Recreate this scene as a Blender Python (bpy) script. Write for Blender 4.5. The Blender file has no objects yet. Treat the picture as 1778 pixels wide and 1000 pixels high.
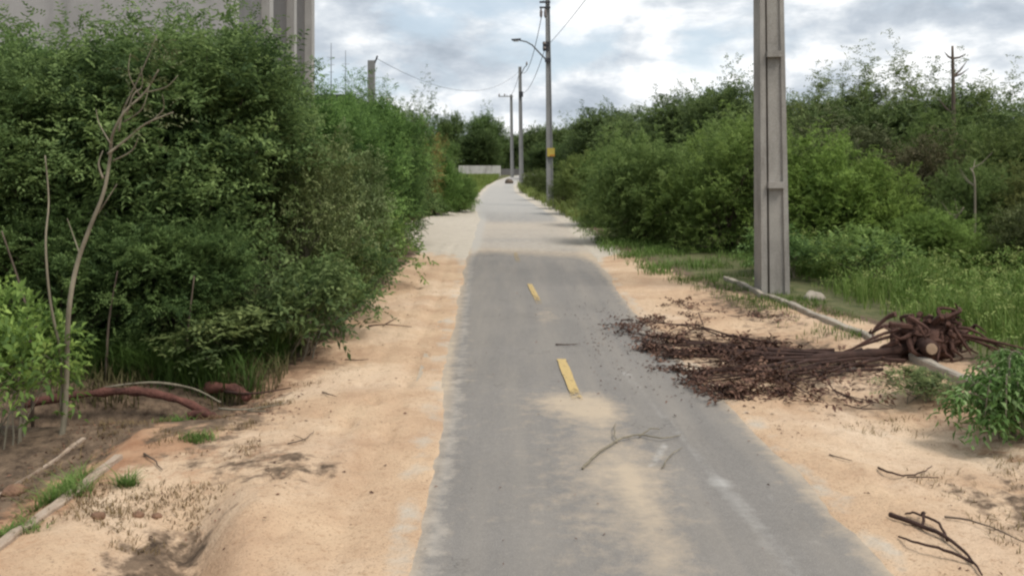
import bpy, math, random
import numpy as np
from mathutils import Vector

# ------------------------------------------------------------------ camera, world, sun, exposure
S = bpy.context.scene
C = S.collection
R = math.radians
FPX, HORY, CAMH = 1540.0, 285.0, 1.8            # focal length in px of the 1778 px wide photo, horizon row, eye height

cam_d = bpy.data.cameras.new('camera'); cam = bpy.data.objects.new('camera', cam_d); C.objects.link(cam)
cam.location = (0, 0, CAMH); cam.rotation_euler = (R(90), 0, 0)
cam_d.sensor_width = 36; cam_d.lens = 36 * FPX / 1778; cam_d.shift_y = -(500 - HORY) / 1778
cam_d.clip_start = 0.05; cam_d.clip_end = 5000
S.camera = cam
S.view_settings.view_transform = 'Standard'; S.view_settings.look = 'None'
S.view_settings.exposure = 0.32; S.view_settings.gamma = 1
S.cycles.max_bounces = 6; S.cycles.diffuse_bounces = 4; S.cycles.transmission_bounces = 4
S.cycles.pixel_filter_type = 'BLACKMAN_HARRIS'; S.cycles.filter_width = 2.4

SUN_EL, SUN_AZ = R(58), R(125)                   # azimuth clockwise from +Y: the light comes from the right, a little behind
W = bpy.data.worlds.new('World'); S.world = W; W.use_nodes = True


class NT:
    """tiny node helper"""
    def __init__(s, nt):
        s.t = nt; nt.nodes.clear()
    def n(s, typ, **kw):
        nd = s.t.nodes.new(typ)
        for k, v in kw.items():
            if k.startswith('i_'):
                nd.inputs[k[2:].replace('_', ' ')].default_value = v
            else:
                setattr(nd, k, v)
        return nd
    def l(s, a, b):
        s.t.links.new(a, b)
    def math(s, op, a, b=None, clamp=False):
        nd = s.t.nodes.new('ShaderNodeMath'); nd.operation = op; nd.use_clamp = clamp
        for i, v in enumerate((a, b)):
            if v is None: continue
            if isinstance(v, (int, float)): nd.inputs[i].default_value = v
            else: s.l(v, nd.inputs[i])
        return nd.outputs[0]
    def noise(s, vec, scale, detail=4, rough=.55, dist=0):
        nd = s.t.nodes.new('ShaderNodeTexNoise')
        nd.inputs['Scale'].default_value = scale; nd.inputs['Detail'].default_value = detail
        nd.inputs['Roughness'].default_value = rough; nd.inputs['Distortion'].default_value = dist
        if vec is not None: s.l(vec, nd.inputs['Vector'])
        return nd.outputs[0]
    def ramp(s, fac, *stops):
        nd = s.t.nodes.new('ShaderNodeValToRGB'); e = nd.color_ramp.elements
        while len(e) < len(stops): e.new(.5)
        for el, (p, c) in zip(e, stops):
            el.position = p; el.color = (c, c, c, 1) if isinstance(c, (int, float)) else (*c, 1)
        s.l(fac, nd.inputs[0]); return nd.outputs[0]
    def mix(s, fac, a, b, op='MIX'):
        nd = s.t.nodes.new('ShaderNodeMix'); nd.data_type = 'RGBA'; nd.blend_type = op
        for i, v in ((0, fac), (6, a), (7, b)):
            if isinstance(v, (int, float)): nd.inputs[i].default_value = v if i == 0 else (v, v, v, 1)
            elif isinstance(v, tuple): nd.inputs[i].default_value = (*v, 1)
            else: s.l(v, nd.inputs[i])
        return nd.outputs[2]
    def attr(s, name):
        nd = s.t.nodes.new('ShaderNodeAttribute'); nd.attribute_name = name; return nd


w = NT(W.node_tree)
sky = w.n('ShaderNodeTexSky', sky_type='NISHITA', sun_disc=False, sun_elevation=SUN_EL, sun_rotation=SUN_AZ)
tc = w.n('ShaderNodeTexCoord'); sp = w.n('ShaderNodeSeparateXYZ'); w.l(tc.outputs['Generated'], sp.inputs[0])
cb = w.n('ShaderNodeMapping'); cb.inputs['Scale'].default_value = (1, 1, 2.3); cb.inputs['Location'].default_value = (.9, .5, .4); w.l(tc.outputs['Generated'], cb.inputs[0])
cover = w.ramp(w.noise(cb.outputs[0], 5.0, 7, .55, .35), (.36, 0.25), (.47, 1.0))
big = w.noise(cb.outputs[0], 3.1, 3, .5, .2); fine_ = w.noise(cb.outputs[0], 8.5, 9, .58, .15)
shade_ = w.math('ADD', w.math('MULTIPLY', big, .42), w.math('MULTIPLY', fine_, .58))
lum = w.ramp(shade_, (.39, (.36, .41, .47)), (.455, (.47, .52, .58)), (.505, (.63, .67, .71)), (.56, (.90, .91, .92)))
bgs = w.mix(1.0, sky.outputs[0], (.10, .10, .10), 'MULTIPLY')
sk = w.mix(.7, bgs, (.56, .66, .74))
colr = w.mix(cover, sk, lum)
bg = w.n('ShaderNodeBackground'); w.l(colr, bg.inputs[0]); bg.inputs[1].default_value = 1.0
wo = w.n('ShaderNodeOutputWorld'); w.l(bg.outputs[0], wo.inputs[0])

sd = bpy.data.lights.new('sun', 'SUN'); sun = bpy.data.objects.new('sun', sd); C.objects.link(sun)
sd.energy = 2.5; sd.angle = R(20); sd.color = (1, .95, .87)
sdir = Vector((math.sin(SUN_AZ) * math.cos(SUN_EL), math.cos(SUN_AZ) * math.cos(SUN_EL), math.sin(SUN_EL)))
sun.rotation_euler = sdir.to_track_quat('Z', 'Y').to_euler(); sun.location = (0, 0, 30)


# ------------------------------------------------------------------ noise, ground shape
def vnoise(x, y, sc, seed=0):
    x = np.asarray(x, float) / sc; y = np.asarray(y, float) / sc
    xi = np.floor(x).astype(np.int64); yi = np.floor(y).astype(np.int64); fx = x - xi; fy = y - yi
    def h(a, b):
        v = (a * 374761393 + b * 668265263 + seed * 974634777) & 0x7fffffff
        v = ((v ^ (v >> 13)) * 1274126177) & 0x7fffffff
        return ((v ^ (v >> 16)) & 0xffff) / 65535.0
    ux = fx * fx * (3 - 2 * fx); uy = fy * fy * (3 - 2 * fy)
    return (h(xi, yi) * (1 - ux) + h(xi + 1, yi) * ux) * (1 - uy) + (h(xi, yi + 1) * (1 - ux) + h(xi + 1, yi + 1) * ux) * uy
def fbm(x, y, sc, seed=0, o=4):
    return sum(vnoise(x, y, sc / 2 ** i, seed + i * 17) * .5 ** i for i in range(o)) / (2 - .5 ** (o - 1))
def sst(a, b, v):
    t = np.clip((np.asarray(v, float) - a) / (b - a), 0, 1); return t * t * (3 - 2 * t)
def gauss(x, y, cx, cy, sx, sy):
    return np.exp(-((x - cx) / sx) ** 2 - ((y - cy) / sy) ** 2)
ROAD_Y = [-30, 3.9, 6.7, 8.8, 12, 16, 22, 29, 37, 46, 55, 68, 80, 100, 130]
ROAD_L = [-.4, -.47, -.52, -.60, -.70, -.84, -.95, -1.05, -1.55, -1.72, -1.8, -1.75, -1.3, .2, 4]
ROAD_R = [1.7, 1.67, 1.62, 1.50, 1.50, 1.54, 1.56, 1.50, 1.12, .70, .22, .1, .6, 2.2, 6]
def rl(y): return np.interp(y, ROAD_Y, ROAD_L)
def rr(y): return np.interp(y, ROAD_Y, ROAD_R)
def far_rise(y): return .45 * sst(55, 100, y) + 1.5 * sst(110, 500, y)
def gz(x, y):
    x = np.asarray(x, float); y = np.asarray(y, float)
    dl = rl(y) - x; dr = x - rr(y)
    d = np.maximum(dl, dr)                                   # distance outside the asphalt, negative on it
    wob = (fbm(x, y, 1.3, 5) - .5) * .17 + (fbm(x, y, .12, 8, 2) - .5) * .035 + (fbm(x, y, 3, 9) - .5) * .16
    d2 = d + wob
    z = -.03 + .036 * sst(-.14, .05, d2) + .03 * sst(.05, 1.2, d2)
    out = sst(.0, .5, d)
    z = z + out * ((fbm(x, y, 1.5, 2) - .5) * .10 + (fbm(x, y, .28, 3) - .5) * .035 + (fbm(x, y, .09, 31, 2) - .5) * .012)
    z = z + sst(1.5, 6, d) * ((fbm(x, y, 7, 4) - .5) * .3)
    # gully in the near left bank, hollow under the fallen trunk, eroded ground beyond the kerb
    q = (x + 1.66) + .10 * (y - 4.2) + .1 * np.sin(y * 3)
    pit = np.exp(-(np.abs(q) / .30) ** 3) * sst(5.1, 4.55, y) * sst(2.2, 3.6, y)
    z = z - .10 * pit - .08 * np.exp(-((q - .14) / .13) ** 2) * 1.3 * sst(4.75, 4.3, y) * sst(3.0, 3.8, y)
    z = z - .42 * gauss(x, y, -3.2, 6.55, .95, .34) - .12 * gauss(x, y, -2.3, 7.0, .5, .3)
    z = z - .10 * sst(-2.38, -2.6, x) * sst(6.2, 5.4, y)
    z = z + .06 * gauss(x, y, -1.25, 4.4, .25, .9)
    z = z - .06 * sst(1.9, 2.6, x) * sst(3.3, 2.9, x) * sst(13, 9, y)
    return z + far_rise(y)
def gzf(x, y): return float(gz(x, y))
def G(px, py, z=0.0):                                        # photo pixel on the ground -> metres
    Y = (CAMH - z) * FPX / (py - HORY); return ((px - 889) * Y / FPX, Y)
def XZ(px, py, Y): return ((px - 889) * Y / FPX, CAMH - (py - HORY) * Y / FPX)


# ------------------------------------------------------------------ materials
def new_mat(name):
    m = bpy.data.materials.new(name); m.use_nodes = True; return m, NT(m.node_tree)
def finish(nt, col, rough=.9, bump=None, bstr=.3, bdist=.02, spec=.3, trans=0):
    p = nt.n('ShaderNodeBsdfPrincipled')
    if isinstance(col, tuple): p.inputs['Base Color'].default_value = (*col, 1)
    else: nt.l(col, p.inputs['Base Color'])
    if isinstance(rough, (int, float)): p.inputs['Roughness'].default_value = rough
    else: nt.l(rough, p.inputs['Roughness'])
    p.inputs['Specular IOR Level'].default_value = spec
    if bump is not None:
        b = nt.n('ShaderNodeBump'); b.inputs['Strength'].default_value = bstr; b.inputs['Distance'].default_value = bdist
        nt.l(bump, b.inputs['Height']); nt.l(b.outputs[0], p.inputs['Normal'])
    o = nt.n('ShaderNodeOutputMaterial'); out = p.outputs[0]
    if trans:
        t = nt.n('ShaderNodeBsdfTranslucent')
        if isinstance(col, tuple): t.inputs[0].default_value = (*col, 1)
        else: nt.l(col, t.inputs[0])
        ms = nt.n('ShaderNodeMixShader'); ms.inputs[0].default_value = trans
        nt.l(p.outputs[0], ms.inputs[1]); nt.l(t.outputs[0], ms.inputs[2]); out = ms.outputs[0]
    nt.l(out, o.inputs[0])

def leaf_mat(name, dark, mid, bright, trans=.28, rough=.65):
    m, n = new_mat(name)
    c = n.ramp(n.attr('tint').outputs['Fac'], (.0, dark), (.5, mid), (1.0, bright))
    oi = n.n('ShaderNodeObjectInfo')
    c = n.mix(1.0, c, oi.outputs['Color'], 'MULTIPLY')
    finish(n, c, rough, spec=.18, trans=trans); return m
def plain_mat(name, a, b, scale=8, rough=.85, bstr=.4, bdist=.01, detail=6, spec=.25, stretch=None):
    m, n = new_mat(name)
    t = n.n('ShaderNodeTexCoord'); v = t.outputs['Object']
    if stretch:
        mp = n.n('ShaderNodeMapping'); mp.inputs['Scale'].default_value = stretch; n.l(v, mp.inputs[0]); v = mp.outputs[0]
    nz = n.noise(v, scale, detail, .62); nb = n.noise(v, scale * 6, 4, .6)
    c = n.mix(n.ramp(nz, (.3, 0.0), (.7, 1.0)), a, b)
    finish(n, c, rough, nb, bstr, bdist, spec); return m

M = {}
M['leaf_dense'] = leaf_mat('leaf_dense', (.055, .094, .034), (.122, .185, .062), (.26, .355, .125), .42)
M['leaf_fine'] = leaf_mat('leaf_fine', (.070, .112, .034), (.152, .222, .064), (.28, .37, .125), .42)
M['leaf_far'] = leaf_mat('leaf_far', (.064, .096, .036), (.125, .178, .062), (.21, .27, .10), .35)
M['leaf_broad'] = leaf_mat('leaf_broad', (.055, .11, .025), (.11, .20, .05), (.30, .40, .18))
M['leaf_olive'] = leaf_mat('leaf_olive', (.06, .075, .03), (.12, .14, .06), (.21, .22, .12), .2)
M['leaf_dry'] = leaf_mat('leaf_dry', (.040, .021, .016), (.092, .048, .034), (.20, .115, .080), .05, .8)
M['grass'] = leaf_mat('grass', (.055, .10, .02), (.11, .19, .04), (.24, .30, .10), .3, .6)
M['straw'] = leaf_mat('straw', (.16, .13, .07), (.25, .20, .11), (.36, .30, .17), .2, .8)
M['bark'] = plain_mat('bark', (.07, .052, .04), (.15, .115, .085), 12, stretch=(1, 1, .3))
M['bark_pale'] = plain_mat('bark_pale', (.13, .112, .08), (.27, .235, .17), 14, stretch=(1, 1, .3))
M['bark_red'] = plain_mat('bark_red', (.045, .020, .016), (.19, .080, .060), 7, bstr=.9, bdist=.02)
M['bark_dark'] = plain_mat('bark_dark', (.028, .016, .013), (.075, .040, .030), 10, bstr=.8)
M['bark_root'] = plain_mat('bark_root', (.045, .022, .017), (.12, .062, .046), 14, bstr=.8)
M['cut_wood'] = plain_mat('cut_wood', (.26, .18, .12), (.40, .29, .20), 20)
M['soil'] = plain_mat('soil', (.16, .09, .06), (.32, .19, .12), 12, bstr=.9, bdist=.02)
M['steel'] = plain_mat('steel', (.10, .11, .12), (.17, .18, .19), 10, .55, .1)
M['dark_metal'] = plain_mat('dark_metal', (.03, .03, .035), (.06, .06, .065), 10, .5, .1)
M['wire'] = plain_mat('wire', (.02, .02, .022), (.04, .04, .045), 10, .6, .1)
M['yellow_paint'] = plain_mat('yellow_paint', (.40, .31, .06), (.50, .39, .09), 6, .6, .1)
M['orange_paint'] = plain_mat('orange_paint', (.40, .17, .03), (.48, .22, .04), 6, .6, .1)
M['roof_dark'] = plain_mat('roof_dark', (.04, .045, .045), (.08, .085, .08), 3)
M['porcelain'] = plain_mat('porcelain', (.16, .13, .12), (.24, .21, .2), 5, .4)
M['glass_lens'] = plain_mat('glass_lens', (.3, .3, .3), (.4, .4, .4), 5, .3)

def concrete_mat(name, a, b, dirt, dscale=1.2):
    m, n = new_mat(name)
    v = n.n('ShaderNodeTexCoord').outputs['Object']
    mp = n.n('ShaderNodeMapping'); mp.inputs['Scale'].default_value = (1, 1, .22); n.l(v, mp.inputs[0])
    c = n.mix(n.ramp(n.noise(v, 2.2, 8, .6), (.3, 0.), (.7, 1.)), a, b)
    st = n.ramp(n.noise(mp.outputs[0], dscale * 3, 6, .65), (.48, 0.), (.72, .75))
    c = n.mix(st, c, dirt)
    fine = n.noise(v, 60, 4, .7)
    c = n.mix(.25, c, n.ramp(fine, (.3, .1), (.7, .5)), 'MIX')
    finish(n, c, .88, n.noise(v, 35, 5, .65), .4, .006); return m
M['pole_concrete'] = concrete_mat('pole_concrete', (.23, .207, .178), (.36, .325, .28), (.13, .105, .085), 1.6)
M['pole_far'] = concrete_mat('pole_far', (.20, .20, .195), (.27, .265, .255), (.13, .12, .11))
M['wall_concrete'] = concrete_mat('wall_concrete', (.34, .31, .295), (.44, .405, .385), (.22, .20, .19), .5)
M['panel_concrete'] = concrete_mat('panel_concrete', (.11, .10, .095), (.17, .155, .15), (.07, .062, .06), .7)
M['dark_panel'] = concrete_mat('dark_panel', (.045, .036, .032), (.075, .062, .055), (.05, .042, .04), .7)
M['pillar_concrete'] = concrete_mat('pillar_concrete', (.36, .335, .31), (.46, .43, .40), (.25, .22, .2), .8)
M['kerb_concrete'] = concrete_mat('kerb_concrete', (.26, .215, .155), (.42, .35, .26), (.15, .11, .07), 3)
M['kerb_sandy'] = concrete_mat('kerb_sandy', (.30, .20, .125), (.42, .31, .21), (.22, .14, .08), 5)
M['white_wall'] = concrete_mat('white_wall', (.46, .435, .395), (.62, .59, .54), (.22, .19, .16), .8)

# ground
m, n = new_mat('ground_earth'); M['ground'] = m
v = n.n('ShaderNodeTexCoord').outputs['Object']
sand = n.mix(n.ramp(n.noise(v, 1.3, 8, .6), (.33, 0.), (.66, 1.)), (.42, .275, .175), (.575, .415, .275))
sand = n.mix(n.ramp(n.noise(v, .55, 5, .6, .4), (.50, 0.), (.68, .75)), sand, (.68, .54, .40))
sand = n.mix(n.ramp(n.noise(v, 24, 5, .7), (.54, 0.), (.70, .6)), sand, (.29, .17, .095))
sand = n.mix(n.ramp(n.noise(v, 90, 3, .7), (.57, 0.), (.68, .7)), sand, (.15, .09, .055))
red = n.mix(n.ramp(n.noise(v, 3, 6, .6), (.35, 0.), (.65, 1.)), (.31, .165, .095), (.46, .29, .18))
litter_shade = n.mix(n.ramp(n.noise(v, 11, 8, .72), (.35, 0.), (.65, 1.)), (.06, .042, .030), (.22, .155, .105))
gra = n.mix(n.ramp(n.noise(v, 5, 8, .7), (.35, 0.), (.65, 1.)), (.06, .075, .03), (.16, .15, .075))
def amask(name, sc=6, amt=.55):
    a = n.attr(name).outputs['Fac']; k = n.noise(v, sc, 6, .65)
    return n.ramp(n.math('ADD', a, n.math('MULTIPLY', n.math('SUBTRACT', k, .5), amt * 2)), (.38, 0.), (.62, 1.))
sand = n.mix(amask('apron', 3, .5), sand, n.mix(n.noise(v, 4, 6, .6), (.40, .355, .29), (.56, .50, .42)))
sand = n.mix(amask('brown', 8, .75), sand, n.mix(n.ramp(n.noise(v, 12, 7, .7), (.35, 0.), (.65, 1.)), (.22, .135, .085), (.46, .30, .19)))
c = n.mix(amask('red'), sand, red)
c = n.mix(amask('litter', 7, .8), c, litter_shade)
c = n.mix(amask('grassy', 4, .6), c, gra)
hb = n.math('ADD', n.math('MULTIPLY', n.noise(v, 14, 6, .65), 1.0), n.math('MULTIPLY', n.noise(v, 70, 4, .65), .35))
finish(n, c, .96, hb, .75, .035, .15)

# asphalt, dusted with sand
m, n = new_mat('asphalt'); M['asphalt'] = m
v = n.n('ShaderNodeTexCoord').outputs['Object']
a = n.mix(n.ramp(n.noise(v, 1.1, 7, .6), (.3, 0.), (.7, 1.)), (.152, .138, .130), (.228, .207, .193))
a = n.mix(n.ramp(n.noise(v, 170, 3, .75), (.35, 0.), (.65, 1.)), n.mix(.55, a, (.08, .076, .07)), n.mix(.5, a, (.36, .335, .30)))
a = n.mix(n.ramp(n.noise(v, 22, 6, .75), (.40, .28), (.60, 0.)), a, (.125, .116, .105))
vo = n.n('ShaderNodeTexVoronoi', feature='DISTANCE_TO_EDGE'); vo.inputs['Scale'].default_value = 1.3
vm = n.n('ShaderNodeVectorMath', operation='ADD'); n.l(v, vm.inputs[0]); n3 = n.n('ShaderNodeTexNoise'); n3.inputs['Scale'].default_value = 3.5; n3.inputs['Detail'].default_value = 6; n.l(v, n3.inputs['Vector']); n.l(n3.outputs[1], vm.inputs[1]); n.l(vm.outputs[0], vo.inputs['Vector'])
crk = n.math('MULTIPLY', n.ramp(vo.outputs[0], (.0, 1.), (.012, 0.)), n.ramp(n.noise(v, .9, 3, .5), (.50, 0.), (.62, .7)))
a = n.mix(crk, a, (.05, .045, .04))
mp = n.n('ShaderNodeMapping'); mp.inputs['Scale'].default_value = (2.2, .16, 1); n.l(v, mp.inputs[0])
a = n.mix(n.ramp(n.noise(mp.outputs[0], 1.6, 5, .6), (.42, 0.), (.66, .50)), a, (.27, .240, .205))
a = n.mix(n.ramp(n.noise(v, 28, 4, .8), (.66, 0.), (.72, .8)), a, (.33, .28, .21))
dm = n.attr('dust').outputs['Fac']
k = n.noise(v, 7, 10, .75)
dmask = n.ramp(n.math('ADD', dm, n.math('MULTIPLY', n.math('SUBTRACT', k, .5), 1.5)), (.30, 0.), (.95, .75))
a = n.mix(dmask, a, n.mix(n.noise(v, 3, 4, .6), (.42, .34, .25), (.56, .44, .31)))
a = n.mix(n.ramp(n.noise(v, 60, 5, .8), (.56, 0.), (.66, .45)), a, (.34, .31, .27))
pm = n.attr('pale').outputs['Fac']
a = n.mix(n.ramp(n.math('ADD', pm, n.math('MULTIPLY', n.math('SUBTRACT', n.noise(v, 7, 6, .7), .5), .9)), (.30, 0.), (.85, .75)), a, (.40, .385, .36))
finish(n, a, .9, n.noise(v, 150, 3, .7), .5, .006, .25)

# worn yellow paint: bare asphalt shows through the wear
m, n = new_mat('worn_yellow_line'); M['line'] = m
v = n.n('ShaderNodeTexCoord').outputs['Object']
wr = n.math('ADD', n.attr('wear').outputs['Fac'], n.math('MULTIPLY', n.math('SUBTRACT', n.noise(v, 26, 6, .75), .5), 1.3))
pf = n.ramp(wr, (.40, 0.), (.62, 1.))
p_ = n.n('ShaderNodeBsdfPrincipled'); p_.inputs['Roughness'].default_value = .85
n.l(n.mix(n.noise(v, 30, 5, .7), (.36, .26, .11), (.56, .40, .16)), p_.inputs['Base Color'])
tb = n.n('ShaderNodeBsdfTransparent'); ms = n.n('ShaderNodeMixShader'); n.l(pf, ms.inputs[0]); n.l(p_.outputs[0], ms.inputs[1]); n.l(tb.outputs[0], ms.inputs[2])
n.l(ms.outputs[0], n.n('ShaderNodeOutputMaterial').inputs[0])


# ------------------------------------------------------------------ mesh building
def link(name, me, mat=None, parent=None, loc=None):
    o = bpy.data.objects.new(name, me); C.objects.link(o)
    if mat is not None and me is not None and not me.materials: me.materials.append(mat)
    if parent is not None: o.parent = parent
    if loc is not None: o.location = loc
    return o
def tag(o, label=None, cat=None, group=None, kind=None):
    for k, v in (('label', label), ('category', cat), ('group', group), ('kind', kind)):
        if v: o[k] = v
    return o
def empty(name, loc=(0, 0, 0), rz=0.0, label=None, cat=None, group=None):
    o = bpy.data.objects.new(name, None); C.objects.link(o); o.location = loc; o.rotation_euler = (0, 0, rz)
    o.empty_display_size = .1
    return tag(o, label, cat, group)
def copy_tree(o, parent=None):
    c = o.copy(); C.objects.link(c)
    if parent is not None: c.parent = parent
    for ch in [q for q in bpy.data.objects if q.parent == o and q is not c]: copy_tree(ch, c)
    return c

class MB:
    def __init__(s): s.v = []; s.f = []
    def add(s, vs, fs):
        b = len(s.v); s.v += [tuple(map(float, q)) for q in vs]; s.f += [tuple(b + i for i in q) for q in fs]; return s
    def box(s, x0, x1, y0, y1, z0, z1):
        vs = [(x, y, z) for z in (z0, z1) for y in (y0, y1) for x in (x0, x1)]
        return s.add(vs, [(0, 2, 3, 1), (4, 5, 7, 6), (0, 1, 5, 4), (1, 3, 7, 5), (3, 2, 6, 7), (2, 0, 4, 6)])
    def tube(s, pts, rad, k=7, cap=True):
        pts = [Vector(p) for p in pts]; n_ = len(pts)
        if isinstance(rad, (int, float)): rad = [rad] * n_
        vs = []
        for i, p in enumerate(pts):
            t = (pts[min(i + 1, n_ - 1)] - pts[max(i - 1, 0)])
            t = t.normalized() if t.length > 1e-9 else Vector((0, 0, 1))
            u = t.cross(Vector((0, 0, 1)) if abs(t.z) < .9 else Vector((1, 0, 0))).normalized(); w_ = t.cross(u)
            if i and u.dot(pu) < 0: u, w_ = -u, -w_
            pu = u
            for j in range(k):
                a_ = 2 * math.pi * j / k
                vs.append(p + (u * math.cos(a_) + w_ * math.sin(a_)) * rad[i])
        fs = [(i * k + j, i * k + (j + 1) % k, (i + 1) * k + (j + 1) % k, (i + 1) * k + j) for i in range(n_ - 1) for j in range(k)]
        if cap:
            fs += [tuple(range(k - 1, -1, -1)), tuple((n_ - 1) * k + j for j in range(k))]
        return s.add(vs, fs)
    def mesh(s, name, smooth=False):
        me = bpy.data.meshes.new(name); me.from_pydata(s.v, [], s.f); me.update()
        if smooth: me.polygons.foreach_set('use_smooth', [True] * len(me.polygons))
        return me
    def build(s, name, mat, parent=None, smooth=False, loc=None):
        return link(name, s.mesh(name, smooth), mat, parent, loc)

def quad_mesh(name, V, tint=None):
    """V (n,4,3) -> one mesh of n quads with a face attribute 'tint'"""
    n_ = len(V); me = bpy.data.meshes.new(name)
    me.vertices.add(n_ * 4); me.vertices.foreach_set('co', np.ascontiguousarray(V, dtype=np.float32).ravel())
    me.loops.add(n_ * 4); me.loops.foreach_set('vertex_index', np.arange(n_ * 4, dtype=np.int32))
    me.polygons.add(n_); me.polygons.foreach_set('loop_start', np.arange(0, n_ * 4, 4, dtype=np.int32))
    me.polygons.foreach_set('loop_total', np.full(n_, 4, dtype=np.int32))
    me.update(calc_edges=True)
    if tint is not None:
        a_ = me.attributes.new('tint', 'FLOAT', 'FACE'); a_.data.foreach_set('value', np.clip(tint, 0, 1).astype(np.float32))
    return me
def nrm(a_): return a_ / np.maximum(np.linalg.norm(a_, axis=-1, keepdims=True), 1e-9)

def leaves(P, D, Nn, L, Wd, fold=.25):
    """rhombic, slightly folded leaves: base P, direction D, normal Nn"""
    D = nrm(D); Sd = nrm(np.cross(D, Nn)); Nn = nrm(np.cross(Sd, D))
    L = np.asarray(L).reshape(-1, 1); Wd = np.asarray(Wd).reshape(-1, 1)
    mid = P + D * L * .45
    return np.stack([P, mid + Sd * Wd * .5 + Nn * Wd * fold, P + D * L - Nn * L * .12, mid - Sd * Wd * .5 + Nn * Wd * fold], 1)

def sprays(rng, P, D, nleaf, slen, ll, lw, tint, droop=.25):
    """pinnate sprays: nleaf leaflets along each spray; P,D (n,3)"""
    n_ = len(P); D = nrm(D)
    t = np.tile(np.linspace(.12, 1.0, nleaf), (n_, 1)); t = t + rng.normal(0, .03, t.shape)
    sl = (slen * rng.uniform(.7, 1.25, (n_, 1)))
    up = np.array([0, 0, 1.0]) + rng.normal(0, .35, (n_, 3))
    Sd = nrm(np.cross(D, up))
    pos = P[:, None, :] + D[:, None, :] * (t * sl)[..., None]
    pos[..., 2] -= droop * sl * t ** 2
    side = np.where(np.arange(nleaf) % 2 == 0, 1.0, -1.0)[None, :, None]
    ld = D[:, None, :] * (.35 + .5 * t[..., None]) + Sd[:, None, :] * side * 1.0 + rng.normal(0, .22, pos.shape)
    ld[..., 2] -= droop * .8
    nn = np.broadcast_to(up[:, None, :], pos.shape) + rng.normal(0, .22, pos.shape)
    k = n_ * nleaf
    lv = leaves(pos.reshape(k, 3), ld.reshape(k, 3), nn.reshape(k, 3), ll * rng.uniform(.7, 1.25, k), lw * rng.uniform(.75, 1.2, k))
    tt = (tint[:, None] + .18 * (t > .8) + rng.normal(0, .07, t.shape)).reshape(k)
    return lv, tt

def lobes_for(rng, h, r, n_, low=.25, top=.6):
    out = []
    for i in range(n_):
        a_ = rng.uniform(0, 2 * math.pi); q = r * .62 * math.sqrt(rng.uniform(.05, 1))
        zc = h * rng.uniform(low, top); k = rng.uniform(.42, .62)
        lr = r * k; lz = min(h - zc, h * .42) * rng.uniform(.85, 1.0)
        out.append((q * math.cos(a_), q * math.sin(a_), zc, lr, lr, lz))
    return np.array(out)

def crown_mesh(name, seed, h, r, nclump, per, nleaf, slen, ll, lw, lobes=9, low=.25, top=.6, shoots=0, droop=.25, csize=.16, bright=0.0, skirt=.3, tstd=.26):
    rng = np.random.default_rng(seed)
    LB = lobes_for(rng, h, r, lobes, low, top)
    wgt = LB[:, 3] ** 2; li = rng.choice(len(LB), nclump, p=wgt / wgt.sum())
    d = rng.normal(size=(nclump, 3)); d = nrm(d); d[:, 2] = np.where(d[:, 2] < -skirt, -d[:, 2], d[:, 2]); d = nrm(d)
    rad = 1 - np.abs(rng.normal(0, .22, nclump)); rad = np.clip(rad, .1, 1)
    ph = rng.uniform(0, 6, 3); wv = 1 + .16 * np.sin(d[:, 0] * 5 + ph[0] + li) * np.sin(d[:, 1] * 6 + ph[1]) + .1 * np.sin(d[:, 2] * 9 + ph[2])
    cc = LB[li, :3] + d * LB[li, 3:] * (rad * wv)[:, None]
    keep = cc[:, 2] > .12; cc = cc[keep]; d = d[keep]
    ct = np.clip(rng.normal(.42 + bright, tstd, len(cc)), 0, 1)
    P = np.repeat(cc, per, 0) + rng.normal(0, csize, (len(cc) * per, 3)) * np.array([1, 1, .75])
    D = np.repeat(d, per, 0) * .8 + np.array([0, 0, .45]) + rng.normal(0, .55, (len(cc) * per, 3))
    T = np.repeat(ct, per) + rng.normal(0, .12, len(cc) * per)
    if shoots:
        a_ = rng.uniform(0, 6.283, shoots); q = r * .85 * np.sqrt(rng.uniform(0, 1, shoots))
        bx, by = q * np.cos(a_), q * np.sin(a_); zt = h * (1.0 - .35 * (q / r) ** 2)
        ln = rng.uniform(.2, 1.1, shoots) ** 1.5 * h * .26
        for i in range(shoots):
            k = 16; tt = np.linspace(-.4, 1, k)
            lean = rng.normal(0, .16, 2)
            p = np.stack([bx[i] + lean[0] * tt * ln[i], by[i] + lean[1] * tt * ln[i], zt[i] * .92 + ln[i] * tt], 1) + rng.normal(0, .02, (k, 3))
            dd = rng.normal(size=(k, 3)); dd[:, 2] = np.abs(dd[:, 2]) * .6 + .3
            P = np.vstack([P, p]); D = np.vstack([D, dd]); T = np.append(T, np.full(k, .5 + bright) + rng.normal(0, .12, k))
    ok = P[:, 2] > .04; P, D, T = P[ok], D[ok], T[ok]
    V, tt = sprays(rng, P, D, nleaf, slen, ll, lw, T, droop)
    V[..., 2] = np.maximum(V[..., 2], .015)
    return quad_mesh(name, V, tt), cc

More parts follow.
